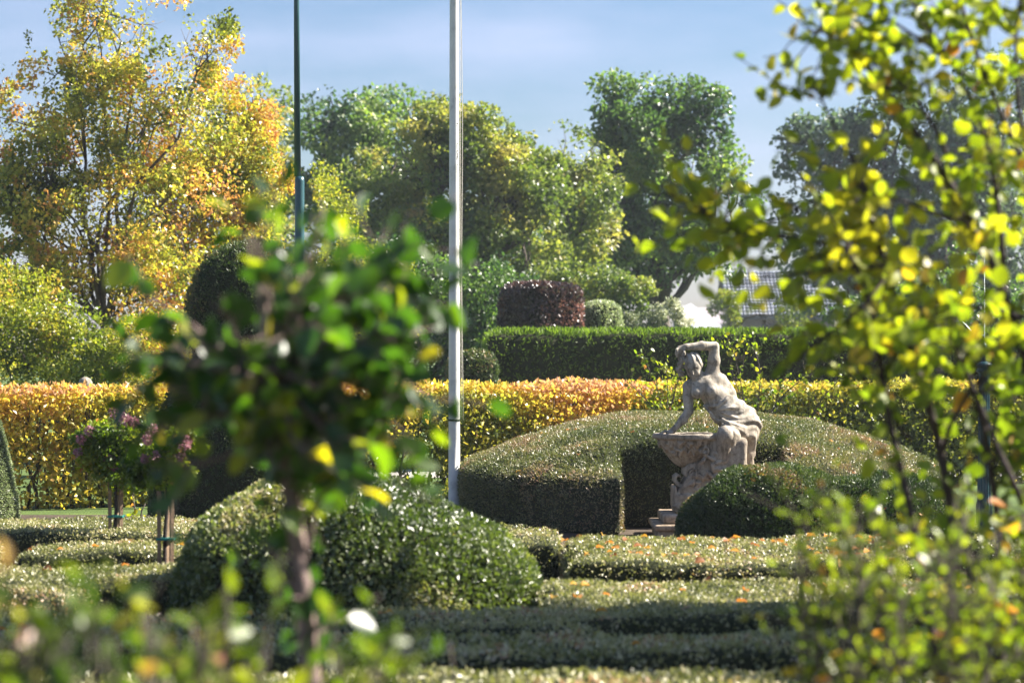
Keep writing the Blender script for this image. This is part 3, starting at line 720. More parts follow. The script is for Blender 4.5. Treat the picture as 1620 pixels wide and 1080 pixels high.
# orange beech hedge ------------------------------------------------------
A = np.array([-6.2, 23.1]); B = np.array([8.4, 29.2]); HL = np.linalg.norm(B-A); hd = (B-A)/HL; hn = np.array([-hd[1], hd[0]])
beech = thing('beech_hedge', 'thin autumn beech hedge, yellow and orange, running across the whole garden', 'hedge', (0, 26, 0))
o = np.array([0, 26, 0.])
def along(t, w): return A+hd*t[:, None]+hn*w[:, None]
n = 120000; t = rng.random(n)*HL; w = rng.normal(size=n)*.13
z = 1.27*rng.random(n)**.9; z = np.minimum(z, 1.30)
p2 = along(t, w); P = np.column_stack([p2, z])
g = fbm(P, 1.7, 3, 31); g2 = fbm(P, 5, 2, 32)
X = P[:, 0]; thr = np.interp(z, [0, .35, .7, 1.0, 1.3], [.47, .47, .42, .36, .2]); thr = thr-np.where((X > -.2), .05, 0)-np.where((X < -2) & (z < .6), .05, 0)
keep = (g*.5+g2*.5) > thr
P = P[keep]; n = len(P); X = P[:, 0]; z = P[:, 2]
P[:, 2] += (fbm(P*np.array([1, 1, 0]), 1.5, 2, 3)-.5)*.10*(z/1.27)
T = norm(rdir(n)+np.array([0, -.2, .3])); N = rdir(n)
rn = .26+.22*(z/1.27)**3+(fbm(P, .8, 3, 33)-.5)*1.5+rng.normal(size=n)*.17
rn += np.where(X < -2, .02, .0)+np.where(X < -2, -.04, 0)+np.where(X > 4.2, -.2, 0)+np.where(z > 1.17, .28, 0)
lv = leaves(P, T, N, rng.uniform(.038, .075, n), .68, '4', np.clip(rn, 0, 1))
link('foliage', mesh_np('foliage', lv[0]-o, lv[1], lv[2]), beech, M['beech'], 'stuff')
stem_meshes = []
for k in range(6):
    tb = [tube(wander((0, 0, 0), (rng.normal()*.06, rng.normal()*.05, 1.15), 7, .1), np.linspace(.019, .006, 7), 6)]
    for q in range(5):
        z0 = rng.uniform(.25, .9); a = rng.uniform(0, 6.28)
        tb.append(tube(wander((0, 0, z0), (math.cos(a)*.16, math.sin(a)*.12, z0+.3), 4, .1), np.linspace(.008, .003, 4), 4))
    stem_meshes.append(tubemesh('stem', tb)); stem_meshes[-1].materials.append(M['beechbark'])
tt = 0.0
while tt < HL:
    q = A+hd*tt+hn*rng.normal()*.05
    s = link('stem', stem_meshes[int(rng.integers(6))], beech); s.location = (q[0]-o[0], q[1]-o[1], 0)
    s.rotation_euler = (0, 0, rng.uniform(0, 6.28)); sc_ = rng.uniform(.85, 1.25); s.scale = (sc_, sc_, rng.uniform(.9, 1.05))
    tt += rng.uniform(.07, .24)
print('hedges done')
#@@HEDGES_END

# ================================================================== TREES
def crown_leaves(blobs, n, size, gapf=1.2, gap=.45, seed=0, droop=.3, shell=.45, clump=None, rb=.35, rs=1.0, tpl='4', ratio=.75):
    nb = []
    for b in blobs:
        for q in range(9):
            d_ = rdir(1)[0]; c_ = np.array(b[:3])+d_*np.array(b[3:6])*rng.uniform(.8, 1.15); k_ = rng.uniform(.22, .42)
            nb.append((c_[0], c_[1], c_[2], b[3]*k_, b[4]*k_, b[5]*k_*.8))
    blobs = [tuple(b) for b in blobs]+nb
    vol = np.array([b[3]*b[4]*b[5] for b in blobs])**.75; k = rng.choice(len(blobs), n, p=vol/vol.sum())
    bl = np.array(blobs)[k]; d = rdir(n); r = rng.random(n)**shell
    P = bl[:, :3]+d*r[:, None]*bl[:, 3:6]*(.86+.3*fbm(bl[:, :3]+d*2, 1.6, 2, seed+9)[:, None])
    g = fbm(P, gapf, 3, seed); m = g > gap; P = P[m]; d = d[m]; n = len(P)
    T = norm(rdir(n)+np.array([0, 0, -droop])+d*.4); N = norm(rdir(n)+np.array([0, 0, .6]))
    rn = rb+(fbm(P, gapf*.8, 3, seed+4)-.5)*1.7*rs+rng.normal(size=n)*.14
    return leaves(P, T, N, size*rng.uniform(.6, 1.3, n), ratio, tpl, np.clip(rn, 0, 1)), P
def tree(name, label, base, Y, trunk_r, fork, blobs_px, n, size, mat, bark='bark', group='trees beyond the hedges', sub=5, dy=.8, cat_='tree', **kw):
    bs = []
    for b in blobs_px:
        c = W(b[0], b[1], Y+(b[4] if len(b) > 4 else 0)); rx = b[2]/F*Y; rz = b[3]/F*Y; bs.append((c[0], c[1], c[2], rx, max(rx, rz)*dy, rz))
    bx = (base-810)/F*Y; o = np.array([bx, Y, 0.]); root = thing(name, label, cat_, tuple(o), group)
    lv, P = crown_leaves(bs, n, size, **kw)
    link('crown', mesh_np('crown', lv[0]-o, lv[1], lv[2]), root, M[mat], 'stuff')
    fz = fork; top = np.array([0, 0, fz]); tb = [tube(wander((0, 0, -.1), top, 6, .05), np.linspace(trunk_r, trunk_r*.75, 6), 9)]
    for b in bs:
        c = np.array(b[:3])-o; j = wander(top, c, 7, .12); tb.append(tube(j, np.linspace(trunk_r*.55, trunk_r*.12, 7), 6))
        for q in range(sub):
            s = j[int(rng.integers(3, 7))]; e = c+rdir(1)[0]*np.array(b[3:6])*.92
            jj = wander(s, e, 5, .15); tb.append(tube(jj, np.linspace(trunk_r*.2, trunk_r*.04, 5), 4))
            for w_ in range(2):
                e2 = jj[2]+rdir(1)[0]*np.array(b[3:6])*.5; tb.append(tube(wander(jj[2], e2, 4, .15), np.linspace(trunk_r*.09, trunk_r*.02, 4), 3))
    link('trunk', tubemesh('trunk', tb), root, M[bark])
    return root
tree('autumn_tree', 'tall loose autumn tree with yellow and orange leaves at the left, top out of frame', 165, 33, .075, 2.0,
     [(165, 20, 95, 120), (70, 200, 110, 110), (240, 160, 130, 110), (100, 330, 130, 130), (250, 330, 150, 130), (60, 470, 110, 110), (200, 480, 150, 130), (165, -120, 60, 90), (330, 60, 50, 70), (20, 420, 90, 90), (110, 100, 80, 60), (10, 260, 70, 80), (60, 350, 110, 70)],
     92000, .068, 'birch', gapf=2.6, gap=.49, seed=1, rb=.54, rs=1.3, sub=7, shell=.5)
tree('golden_tree', 'dense golden yellow tree right of the tall autumn tree', 345, 34.5, .09, 1.6,
     [(350, 200, 85, 90), (390, 290, 60, 100), (300, 300, 110, 110), (340, 420, 110, 110), (300, 530, 130, 80), (400, 180, 45, 60)],
     56000, .062, 'birch', gapf=2.4, gap=.42, seed=2, rb=.56, rs=.8, sub=6)
tree('low_yellow_shrub', 'yellow-green shrubs spreading along the top of the beech hedge on the left', 90, 30, .05, .7,
     [(40, 575, 110, 60), (150, 580, 90, 50), (240, 560, 90, 70), (-20, 490, 110, 90), (90, 510, 80, 50)], 26000, .055, 'beechg', gapf=2.5, gap=.4, seed=3, rb=.5, cat_='shrub', group='shrubs behind the hedge')
tree('brownish_tree', 'thin olive brown tree showing between the golden tree and the thin dark pole', 410, 62, .16, 4.5,
     [(410, 210, 55, 90), (430, 330, 60, 90)], 9000, .14, 'maple', gapf=1.1, gap=.47, seed=4, rb=.65)
tree('dark_green_tree', 'big dark green broad-leaved tree behind the thin dark pole', 560, 66, .3, 4,
     [(520, 235, 95, 95), (610, 215, 105, 85), (490, 360, 90, 110), (610, 330, 110, 110), (700, 225, 80, 70), (480, 480, 90, 90), (780, 330, 80, 90)], 52000, .155, 'darktree', gapf=.9, gap=.43, seed=5, rb=.5, rs=1.1)
tree('olive_tree', 'wide olive yellow tree crown right behind the white flagpole', 735, 54, .22, 3.2,
     [(610, 300, 110, 90, 1), (700, 250, 100, 75), (790, 310, 90, 90), (660, 410, 130, 110), (780, 440, 110, 110), (560, 420, 80, 90, 2), (840, 370, 60, 80), (700, 185, 60, 36), (740, 230, 90, 60), (850, 300, 60, 60)],
     70000, .118, 'maple', gapf=1.15, gap=.44, seed=6, rb=.48, rs=1.2, sub=7)
tree('wispy_tree', 'sparse wispy olive tree between the two big green crowns', 895, 56, .12, 4,
     [(900, 260, 70, 65), (880, 350, 70, 80), (930, 340, 60, 80), (905, 440, 70, 60), (860, 430, 80, 80)], 20000, .12, 'maple', gapf=1.3, gap=.46, seed=7, rb=.6, sub=8)
tree('lone_dark_tree', 'tall dark green tree with a round head and bare trunk above the pale roof', 1049, 60, .20, 2.6,
     [(1030, 200, 95, 80), (1090, 190, 75, 65), (960, 290, 85, 90), (1050, 300, 110, 110), (1130, 280, 60, 80), (990, 400, 110, 80), (1100, 375, 80, 50), (1160, 350, 50, 70), (900, 420, 70, 60), (970, 230, 60, 60), (940, 350, 80, 80)],
     68000, .135, 'darktree', gapf=1.0, gap=.45, seed=8, rb=.45, rs=1.1, sub=7)
tree('bluish_tree', 'hazy blue-green tree far off behind the overhanging shrub', 1350, 80, .35, 5,
     [(1310, 260, 75, 90), (1400, 240, 80, 100), (1290, 370, 80, 90), (1400, 380, 110, 110), (1500, 330, 90, 120), (1560, 200, 90, 110), (1600, 400, 100, 120), (1470, 460, 120, 70)],
     48000, .21, 'blue', gapf=.6, gap=.42, seed=9, rb=.5)
tree('dark_backdrop_shrub', 'dark evergreen shrub mass under the olive tree, behind the flagpole', 650, 44, .15, 1.0,
     [(560, 520, 110, 70), (690, 500, 90, 90), (780, 500, 60, 90), (480, 560, 70, 60), (620, 440, 90, 70), (730, 590, 80, 50)], 30000, .09, 'darktree', gapf=1.5, gap=.36, seed=10, rb=.3, cat_='shrub', group='shrubs behind the hedge')
tree('lime_green_shrub', 'lime green feathery shrub seen through the sapling, right of the topiary', 545, 40, .08, 1.2,
     [(520, 350, 60, 70), (570, 440, 70, 70), (600, 520, 70, 60), (500, 480, 50, 60)], 16000, .07, 'beechg', gapf=2, gap=.46, seed=11, rb=.45, rs=.5, cat_='shrub', group='shrubs behind the hedge')
tree('green_shrub', 'mid green shrub between the purple beech block and the bare tree trunk', 960, 50, .08, .8,
     [(945, 450, 60, 34), (1000, 470, 40, 36), (880, 440, 50, 30)], 8000, .09, 'maple', gapf=1.6, gap=.46, seed=12, rb=.3, cat_='shrub', group='shrubs behind the hedge')
tree('white_flowering_shrub', 'white flowering shrub left of the pale roof, above the tall hedge', 1010, 42, .05, .6,
     [(1005, 515, 30, 26), (1045, 505, 32, 32), (1075, 520, 22, 18), (990, 520, 16, 24)], 7000, .06, 'white_fl', gapf=3, gap=.45, seed=13, rb=.55, cat_='shrub', group='shrubs behind the hedge')
tree('small_bright_tree', 'small bright green tree standing between the two roofs', 1150, 90, .12, 2.5,
     [(1152, 478, 26, 22), (1160, 500, 16, 20), (1255, 490, 26, 40)], 3000, .14, 'beechg', gapf=1.4, gap=.4, seed=14, rb=.4)
tree('far_right_shrub', 'dark leafy trees low down behind the tall hedge at the right', 1420, 48, .1, 1.4,
     [(1370, 500, 60, 36), (1440, 490, 80, 60), (1570, 500, 90, 60), (1500, 430, 60, 50)], 18000, .09, 'darktree', gapf=1.5, gap=.44, seed=15, rb=.5, cat_='shrub', group='shrubs behind the hedge')
# the tree that throws the shade over the foreground (stands just right of the picture)
def worldtree(name, label, base, fork, tr, blobs, n, size, mat, **kw):
    o = np.array([base[0], base[1], 0.]); root = thing(name, label, 'tree', tuple(o))
    lv, P = crown_leaves(blobs, n, size, **kw); link('crown', mesh_np('crown', lv[0]-o, lv[1], lv[2]), root, M[mat], 'stuff')
    top = np.array([0, 0, fork]); tb = [tube(wander((0, 0, -.1), top, 6, .05), np.linspace(tr, tr*.75, 6), 9)]
    for b in blobs: tb.append(tube(wander(top, np.array(b[:3])-o, 6, .1), np.linspace(tr*.5, tr*.1, 6), 6))
    link('trunk', tubemesh('trunk', tb), root, M['bark'])
worldtree('shade_tree', 'broad garden tree standing just beyond the right side, shading the foreground', (7.6, 11.9), 2.6, .16,
          [(5.2, 11.8, 6.6, 1.6, 1.1, 1.3), (7.2, 11.9, 6.7, 1.7, 1.1, 1.3), (9.2, 11.9, 6.7, 1.7, 1.1, 1.3), (10.8, 11.9, 6.4, 1.5, 1.1, 1.2)], 26000, .13, 'darktree', gapf=1.2, gap=.3, seed=16)
#@@TREES_END

# ================================================================== HOUSES
def poly(name, V, Fc, mat, parent): return link(name, mesh_py(name, V, Fc), parent, mat)
def prism(name, pts, h, mat, parent, o):
    """slab: quad pts (world) extruded down by h"""
    p = np.array(pts)-o; n = len(p); V = list(p)+list(p-np.array([0, 0, h]))
    Fc = [tuple(range(n)), tuple(range(2*n-1, n-1, -1))]+[(i, n+i, n+(i+1) % n, (i+1) % n) for i in range(n)]
    return poly(name, V, Fc, mat, parent)
Yh = 120; o = W(1100, 516, Yh); o[2] = 0
h1 = thing('grey_house', 'grey rendered house with a pale glaring roof left of the tiled roof', 'house', tuple(o))
a, b, c, d = W(1062, 493, Yh), W(1093, 480, Yh+7), W(1141, 515, Yh+6), W(1097, 516.5, Yh-1)
prism('roof', [a, d, c, b], .12, M['roofw'], h1, o)
prism('wall', [a+[.1, .1, -.2], d+[0, .1, -.2], c+[-.1, -.1, -.2], b+[0, -.1, -.2]], 2.6, M['wallm'], h1, o)
a2, b2, c2, d2 = W(1094, 486, Yh+9), W(1148, 488, Yh+12), W(1148, 512, Yh+8), W(1094, 512, Yh+8)
prism('rear_roof', [d2, c2, b2, a2], .1, M['roofm'], h1, o)
Yt = 140; o = W(1220, 503, Yt); o[2] = 0
h2 = thing('tiled_house', 'brown house with a glazed grey tiled roof behind the trees', 'house', tuple(o))
x0, x1 = W(1150, 0, Yt)[0], W(1330, 0, Yt)[0]; ze = W(0, 500, Yt)[2]; zr = W(0, 425, Yt)[2]; dep = 4.5
V, Fc = boxvf((x0-o[0]+.3, .35, 0), (x1-o[0]-.3, 8.5, ze-.1)); poly('wall', V, Fc, M['wallb'], h2)
V = [(x0-o[0], 0, ze), (x1-o[0], 0, ze), (x1-o[0], dep, zr), (x0-o[0], dep, zr), (x1-o[0], 9, ze), (x0-o[0], 9, ze)]
V2 = V+[(v[0], v[1], v[2]-.14) for v in V]
poly('roof', V2, [(0, 1, 2, 3), (3, 2, 4, 5), (6, 9, 8, 7), (9, 11, 10, 8), (0, 6, 7, 1), (5, 4, 10, 11), (0, 3, 9, 6), (3, 5, 11, 9), (1, 7, 8, 2), (2, 8, 10, 4)], M['gutter'], h2)
tv = []; tf = []
nx_, nz_ = 28, 13; sx = (x1-x0)/nx_
for i in range(nx_):
    for j in range(nz_):
        cx_ = x0-o[0]+(i+.5)*sx; t0, t1 = j/nz_, (j+.72)/nz_
        k = len(tv); hw = sx*.36
        for tt_, dz in ((t0, .10), (t1, .05)):
            for q in (-1, -.4, .4, 1): tv.append((cx_+q*hw, dep*tt_-.03, ze+(zr-ze)*tt_+dz+(0 if abs(q) > .9 else .05)))
        for q in range(3): tf.append((k+q, k+q+1, k+5+q, k+4+q))
        tf.append((k, k+4, k+7, k+3)); tf.append((k+3, k+2, k+1, k))
rt = poly('roof_tile', tv, tf, M['tile'], h2); rt['kind'] = 'stuff'
V, Fc = boxvf((x0-o[0]-.05, -.2, ze-.2), (x1-o[0]+.05, -.04, ze-.02)); poly('gutter', V, Fc, M['gutter'], h2)
for k in range(2):
    xx = W(1205+k*45, 0, Yt)[0]-o[0]; V, Fc = boxvf((xx, .28, ze-1.6), (xx+1.0, .345, ze-.5)); poly('window', V, Fc, M['gutter'], h2)
Yw = 75; o = W(1528, 495, Yw); o[2] = 0
h3 = thing('white_outbuilding', 'white rendered outbuilding with a blue-grey panel behind the right shrub', 'outbuilding', tuple(o))
zt = W(0, 462, Yw)[2]; xa = W(1522, 0, Yw)[0]-o[0]; xb = W(1552, 0, Yw)[0]-o[0]; xc = W(1504, 0, Yw)[0]-o[0]
V, Fc = boxvf((xa, 0, 0), (xb, 2.5, zt)); poly('wall', V, Fc, M['wallw'], h3)
V, Fc = boxvf((xc, .15, 0), (xa-.003, 2.4, zt-.25)); poly('side_panel', V, Fc, M['wallbl'], h3)
V, Fc = boxvf((xc-.08, -.1, zt+.003), (xb+.1, 2.7, zt+.09)); poly('roof', V, Fc, M['roofm'], h3)

# ================================================================== POLES
def lth(name, prof, mat, parent, n=24, loc=(0, 0, 0), smooth=True):
    V, Fc = lathe(prof, n); o = link(name, mesh_py(name, V, Fc, False), parent, mat); o.location = loc
    if smooth:
        o.data.polygons.foreach_set('use_smooth', [len(p.vertices) == 4 for p in o.data.polygons])
    return o
b0 = W(718.5, 797, 23.0); b0[2] = 0
fp = thing('flagpole', 'white tapered flagpole rising out of the picture above the mound', 'flagpole', tuple(b0))
def pr(z): return .060-.0028*z
lth('pole', [(.075, 0), (.075, .06)]+[(pr(z), z) for z in np.linspace(.061, 9, 14)], M['pole'], fp)
lth('band', [(pr(.93)+.004, .925), (pr(.93)+.004, .945)], M['black'], fp)
lth('cleat', [(.006, 0), (.012, .02), (.006, .16)], M['pole'], fp, 8, (.0645, -.01, .25))
pz = lambda y: CH-(y-HZ)/F*23.0
rp = [(pr(z)+.028+.006*math.sin(z*2)+.0, .02, z) for z in np.linspace(.93, 6.5, 16)]
link('halyard', tubemesh('halyard', [tube(rp, .004, 5)]), fp, M['rope'])
rp = [(pr(z)+.012, .03, z) for z in np.linspace(.93, 6.5, 10)]
link('halyard', tubemesh('halyard', [tube(rp, .0035, 5)]), fp, M['rope'])
# worn black print running up the pole (tiny illegible marks)
pv = []; pf = []
for (y0, y1, w0, w1) in [(195.5, 197.5, .35, .95), (199.5, 200.6, .2, .8), (227, 228.4, .45, .95), (229.5, 230.1, .3, .6), (231.3, 232.3, .25, .45), (231.0, 232.0, .6, .9), (234, 236, .4, .62), (238.5, 240, .35, .85), (240.4, 242, .3, .55), (243.3, 244.8, .3, .95), (245.4, 246.6, .45, .95), (247.4, 249, .3, .95), (249.6, 250.4, .3, .55), (250.4, 251.4, .25, .85), (252, 253, .2, .5), (259.6, 261.6, .55, .95)]:
    for z0, z1 in ((pz(y1), pz(y0)),):
        k = len(pv); r = pr(z0)+.0012
        for q in range(5):
            th = R(-62+ (w0+(w1-w0)*q/4)*30)
            for z in (z0, z1): pv.append((r*math.cos(th), r*math.sin(th), z))
        for q in range(4): pf.append((k+2*q, k+2*q+2, k+2*q+3, k+2*q+1))
poly('printed_marks', pv, pf, M['black'], fp)
b1 = W(474, 560, 24.0); b1[2] = 0
lp = thing('dark_pole', 'thin dark teal pole with a thicker lower section behind the sapling', 'pole', tuple(b1))
zj = CH-(287-HZ)/F*24
lth('lower_pole', [(.09, 0), (.09, .3), (.052, .38), (.050, zj), (.046, zj+.05)], M['teal'], lp)
lth('upper_pole', [(.036, zj+.051), (.020, 7.5)], M['teal'], lp).rotation_euler = (0, R(-.35), 0)
b2 = W(1557, 868, 19.6); b2[2] = 0
gl = thing('lamp_post', 'dark green fluted iron lamp post behind the overhanging shrub at the right', 'lamp post', tuple(b2))
z1 = CH-(590-HZ)/F*19.6
V = []; Fc = []; nn = 64
prof = [(.085, .0), (.085, .10), (.07, .12), (.072, .3), (.062, .34), (.055, .6), (.047, z1)]
for r, z in prof:
    for k in range(nn):
        a = 2*math.pi*k/nn; q = r*(1-.10*abs(math.sin(k*math.pi*16/nn))) if z > .11 else r; V.append((q*math.cos(a), q*math.sin(a), z))
for i in range(len(prof)-1):
    for k in range(nn): k2 = (k+1) % nn; Fc.append((i*nn+k, i*nn+k2, (i+1)*nn+k2, (i+1)*nn+k))
link('column', mesh_py('column', V, Fc), gl, M['teal'])
lth('collar', [(.05, z1), (.064, z1+.01), (.066, z1+.025), (.056, z1+.035), (.056, z1+.055), (.066, z1+.06), (.064, z1+.08), (.02, z1+.1)], M['teal'], gl)
lth('finial', [(.02, z1+.1), (.018, z1+.16), (.026, z1+.18), (.012, z1+.2), (.02, z1+.215), (.024, z1+.23), (.018, z1+.25), (.006, z1+.26), (.005, 2.45)], M['teal'], gl, 16)
def G3(px, py): v = W(px, py, 19.6)-b2; return v
sc1 = [G3(*q) for q in [(1557, 532), (1545, 530), (1534, 523), (1526, 514), (1519, 508), (1516, 503), (1520, 499), (1525, 500), (1527, 504), (1524, 507), (1521, 505)]]
link('scroll_bracket', tubemesh('scroll_bracket', [tube(sc1, np.linspace(.016, .010, len(sc1)), 8)]), gl, M['teal'])
sc1 = [G3(*q) for q in [(1557, 458), (1540, 452), (1532, 455), (1530, 462), (1530, 468)]]
link('hook', tubemesh('hook', [tube(sc1, .006, 6)]), gl, M['teal'])
rg = [G3(1531+4.2*math.sin(a), 474-4.6*math.cos(a)) for a in np.linspace(0, 6.28, 17)]
link('ring', tubemesh('ring', [tube(rg, .006, 6)]), gl, M['teal'])
sc1 = [G3(1544+5*math.cos(a), 487+5.5*math.sin(a)) for a in np.linspace(-.4, 3.6, 12)]
link('chain_link', tubemesh('chain_link', [tube(sc1, .005, 6)]), gl, M['teal'])

# stone ball finial behind the beech hedge
b3 = W(135, 612, 27.5); b3[2] = 0
sb = thing('stone_ball_post', 'pale stone ball on a post just showing above the beech hedge at the left', 'garden ornament', tuple(b3))
lth('ball', [(.01, 1.155)]+[(.085*math.sin(a), 1.24-.085*math.cos(a)) for a in np.linspace(.2, 2.94, 9)], M['stone'], sb, 16)
lth('post', [(.11, 0), (.11, 1.05), (.13, 1.06), (.13, 1.13), (.05, 1.16)], M['stone'], sb, 16)
#@@POLES_END

# ================================================================== ROSES WITH STAKES
def rose_standard(px, Y, z_stem, crown, label, nl, flowers, group):
    o = W(px, 560, Y); o[2] = 0
    root = thing('standard_rose', label, 'rose tree', tuple(o), group)
    for i, (dx, dy, lean) in enumerate([(-.03, -.03, -.008), (.035, -.02, .01), (.0, .04, .004)]):
        V, Fc = boxvf((-.011, -.011, 0), (.011, .011, z_stem)); s = poly('stake', V, Fc, M['wood'], root); s.location = (dx, dy, 0); s.rotation_euler = (0, lean, i*.5)
    link('stem', tubemesh('stem', [tube(wander((0, 0, 0), (0, 0, z_stem+.1), 6, .03), np.linspace(.014, .011, 6), 7)]), root, M['darkbark'])
    for zz in (z_stem*.35, z_stem*.62):
        V, Fc = boxvf((-.05, -.05, zz), (.055, .058, zz+.013)); poly('tie', V, Fc, M['tie'], root)
    bs = []
    for (cx_, cy_, rx, rz) in crown: c = W(cx_, cy_, Y); bs.append((c[0], c[1], c[2], rx/F*Y, rx/F*Y*.9, rz/F*Y))
    lv, P = crown_leaves(bs, nl, .032, gapf=6, gap=.42, seed=int(px), rb=.5, rs=.8)
    link('foliage', mesh_np('foliage', lv[0]-o, lv[1], lv[2]), root, M['fgl'], 'stuff')
    tb = []
    for b in bs:
        for q in range(7): tb.append(tube(wander((0, 0, z_stem+.05), np.array(b[:3])-o+rdir(1)[0]*np.array(b[3:6])*.9, 5, .15), np.linspace(.008, .002, 5), 4))
    link('branches', tubemesh('branches', tb), root, M['darkbark'])
    for (fx, fy, fr) in flowers:
        c = W(fx, fy, Y-.12); r = fr*.85/F*Y; n = int(40+fr*8); d = rdir(n); P = c+d*rng.random((n, 1))**.4*r
        l2 = leaves(P-c, norm(d+rdir(n)*.6), norm(d+rdir(n)), rng.uniform(.012, .026, n), .9, '4'); f_ = link('flower_cluster', mesh_np('flower_cluster', l2[0], l2[1], l2[2]), root, M['rosefl'])
        f_.location = tuple(c-o)
rose_standard(183, 15.6, .78, [(180, 715, 52, 42), (150, 700, 34, 34), (205, 745, 46, 34), (210, 690, 34, 30)], 'standard rose with pink flower clusters on three stakes, left of the other rose', 8000,
              [(185, 650, 13), (198, 663, 10), (212, 668, 8), (142, 683, 9), (128, 695, 6), (124, 715, 6), (177, 730, 14), (203, 714, 6), (240, 680, 10)], 'pink standard roses on stakes')
rose_standard(262, 13.7, .78, [(255, 735, 48, 36), (290, 710, 36, 34), (225, 745, 30, 26)], 'standard rose with few pink flowers, nearer the sapling, on tied stakes', 5500,
              [(234, 695, 8), (292, 700, 12), (246, 723, 7), (230, 725, 6), (287, 722, 8)], 'pink standard roses on stakes')

# loose rose bushes behind the statue ------------------------------------
leaf_var = {}
def leaf_mesh(key, matname, ratio, v, tpl='8'):
    k = (key, v)
    if k not in leaf_var:
        lv = leaves(np.zeros((1, 3)), np.array([[0, 1., 0]]), np.array([[.0, 0, 1.]]), 1.0, ratio, tpl, np.array([v]))
        me = mesh_np('leaf', lv[0], lv[1], lv[2], True); me.materials.append(M[matname]); leaf_var[k] = me
    return leaf_var[k]
def frame(T, N):
    T = norm(T); B = norm(np.cross(T, N)); N = np.cross(B, T); return Matrix(np.stack([B, T, N], 1).tolist()).to_4x4()
def bushy(name, label, cat_, base, branches, mat, bark, leafsize, ratio, per_m, twig_len, twigs_per_m, nobj=300, group=None, rb=.5, rs=.25, noisef=3, clump=.4, seedn=0, droop=.2, tr=.003, bias=None):
    """branches: list of (points world, r0, r1). Twigs sprout from them and carry the leaves."""
    o = np.array(base, float); root = thing(name, label, cat_, tuple(o), group)
    tb = []; LP = []; LT = []
    for pts, r0, r1 in branches:
        pts = np.array(pts, float); seg = np.linalg.norm(np.diff(pts, axis=0), axis=1); L = seg.sum(); cum = np.r_[0, np.cumsum(seg)]/L
        n = max(6, int(L/.08)); t = np.linspace(0, 1, n); q = np.stack([np.interp(t, cum, pts[:, k]) for k in range(3)], 1)
        k_ = np.ones(5)/5; qs = q.copy()
        for c_ in range(3): qs[2:-2, c_] = np.convolve(q[:, c_], k_, 'valid')
        qs += np.cumsum(rng.normal(size=qs.shape)*.002, 0); q = qs
        link('branch', tubemesh('branch', [tube(q-o, np.linspace(r0, r1, n), 7)]), root, M[bark])
        nt_ = max(2, int(L*twigs_per_m))
        for j in range(nt_):
            u = .12+.88*rng.random()**.8; p = np.array([np.interp(u, t, q[:, k]) for k in range(3)])
            dirb = q[min(int(u*n)+1, n-1)]-q[max(int(u*n)-1, 0)]; dirb = norm(dirb)
            d = norm(rdir(1)[0]+dirb*.8+np.array([0, 0, .25])); e = p+d*twig_len*rng.uniform(.5, 1.3); e[2] -= droop*twig_len*rng.random()
            tw = wander(p, e, 5, .12); tb.append(tube(tw-o, np.linspace(tr, tr*.45, 5), 4))
            tl = np.linalg.norm(e-p); m = max(3, int(tl*per_m))
            for i in range(m):
                s = (i+.6)/m; pp = np.array([np.interp(s, np.linspace(0, 1, 5), tw[:, k]) for k in range(3)])
                LP.append(pp); LT.append(norm(rdir(1)[0]*.9+d*.8+np.array([0, 0, -droop])))
    link('twigs', tubemesh('twigs', tb), root, M[bark], 'stuff')
    P = np.array(LP); T = np.array(LT); n = len(P); N = norm(rdir(n)+np.array([0, -.25, .35])); s = leafsize*rng.uniform(.6, 1.15, n)
    rn = np.clip(rb+(fbm(P, noisef, 2, 50+seedn)-.5)*rs*5+rng.normal(size=n)*rs*.7, 0, .9)
    rn = np.where(rng.random(n) < .035, rng.uniform(.93, 1, n), rn)
    qx = 810+P[:, 0]/P[:, 1]*F; qy = HZ-(P[:, 2]-CH)/P[:, 1]*F
    thin = rng.random(n) < .6
    k = ~((P[:, 1] < 5.6) & (qx > 290) & (qx < 425) & (qy > 370) & (qy < 570) & (rng.random(n) < .8)) & ~((qx > 1535) & (qx < 1578) & (qy > 570) & (qy < 860) & (rng.random(n) < .8))
    k &= ~((P[:, 1] > 6) & (qx > 1130) & (qx < 1390) & (qy > 560) & (qy < 740) & thin)
    k &= ~((P[:, 1] < 12) & (qx > 1015) & (qx < 1225) & (qy > 500) & (qy < 900)); P, T, N, s, rn = P[k], T[k], N[k], s[k], rn[k]; n = len(P)
    od = rng.permutation(n)[:nobj]; rest = np.setdiff1d(np.arange(n), od)
    if len(rest):
        lv = leaves(P[rest], T[rest], N[rest], s[rest], ratio, '8', rn[rest]); link('foliage', mesh_np('foliage', lv[0]-o, lv[1], lv[2], True), root, M[mat], 'stuff')
    for i in od:
        me = leaf_mesh(mat+str(ratio), mat, ratio, round(float(np.clip(rn[i], 0, 1))*8)/8)
        lf = link('leaf', me, root); sz = float(s[i]); lf.matrix_local = Matrix.Translation(Vector(P[i]-o)) @ frame(T[i], N[i]) @ Matrix.Diagonal((sz*rng.uniform(.78, 1.12), sz, sz*rng.uniform(.2, 2.6), 1))
    print(name, n); return root
def BR(*q, Y, r0=.01, r1=.004): return ([W(p[0], p[1], Y+(p[2] if len(p) > 2 else 0)) for p in q], r0, r1)
bushy('loose_rose_bush', 'loose yellow-green bush with long shoots left of the statue, above the orange hedge', 'bush', W(1040, 560, 25.2)*[1, 1, 0],
      [BR((1050, 790), (1050, 660), (1040, 610), (1018, 562), Y=25.2), BR((1050, 790), (1055, 640), (1060, 600), (1050, 580), Y=25.3), BR((1045, 780), (1040, 650), (1015, 620), (990, 600), Y=25.1), BR((1050, 700), (1065, 620), (1078, 590), Y=25.2)],
      'fgl', 'bark', .055, .8, 26, .2, 22, 60, 'loose bushes behind the statue', rb=.62, rs=.15)
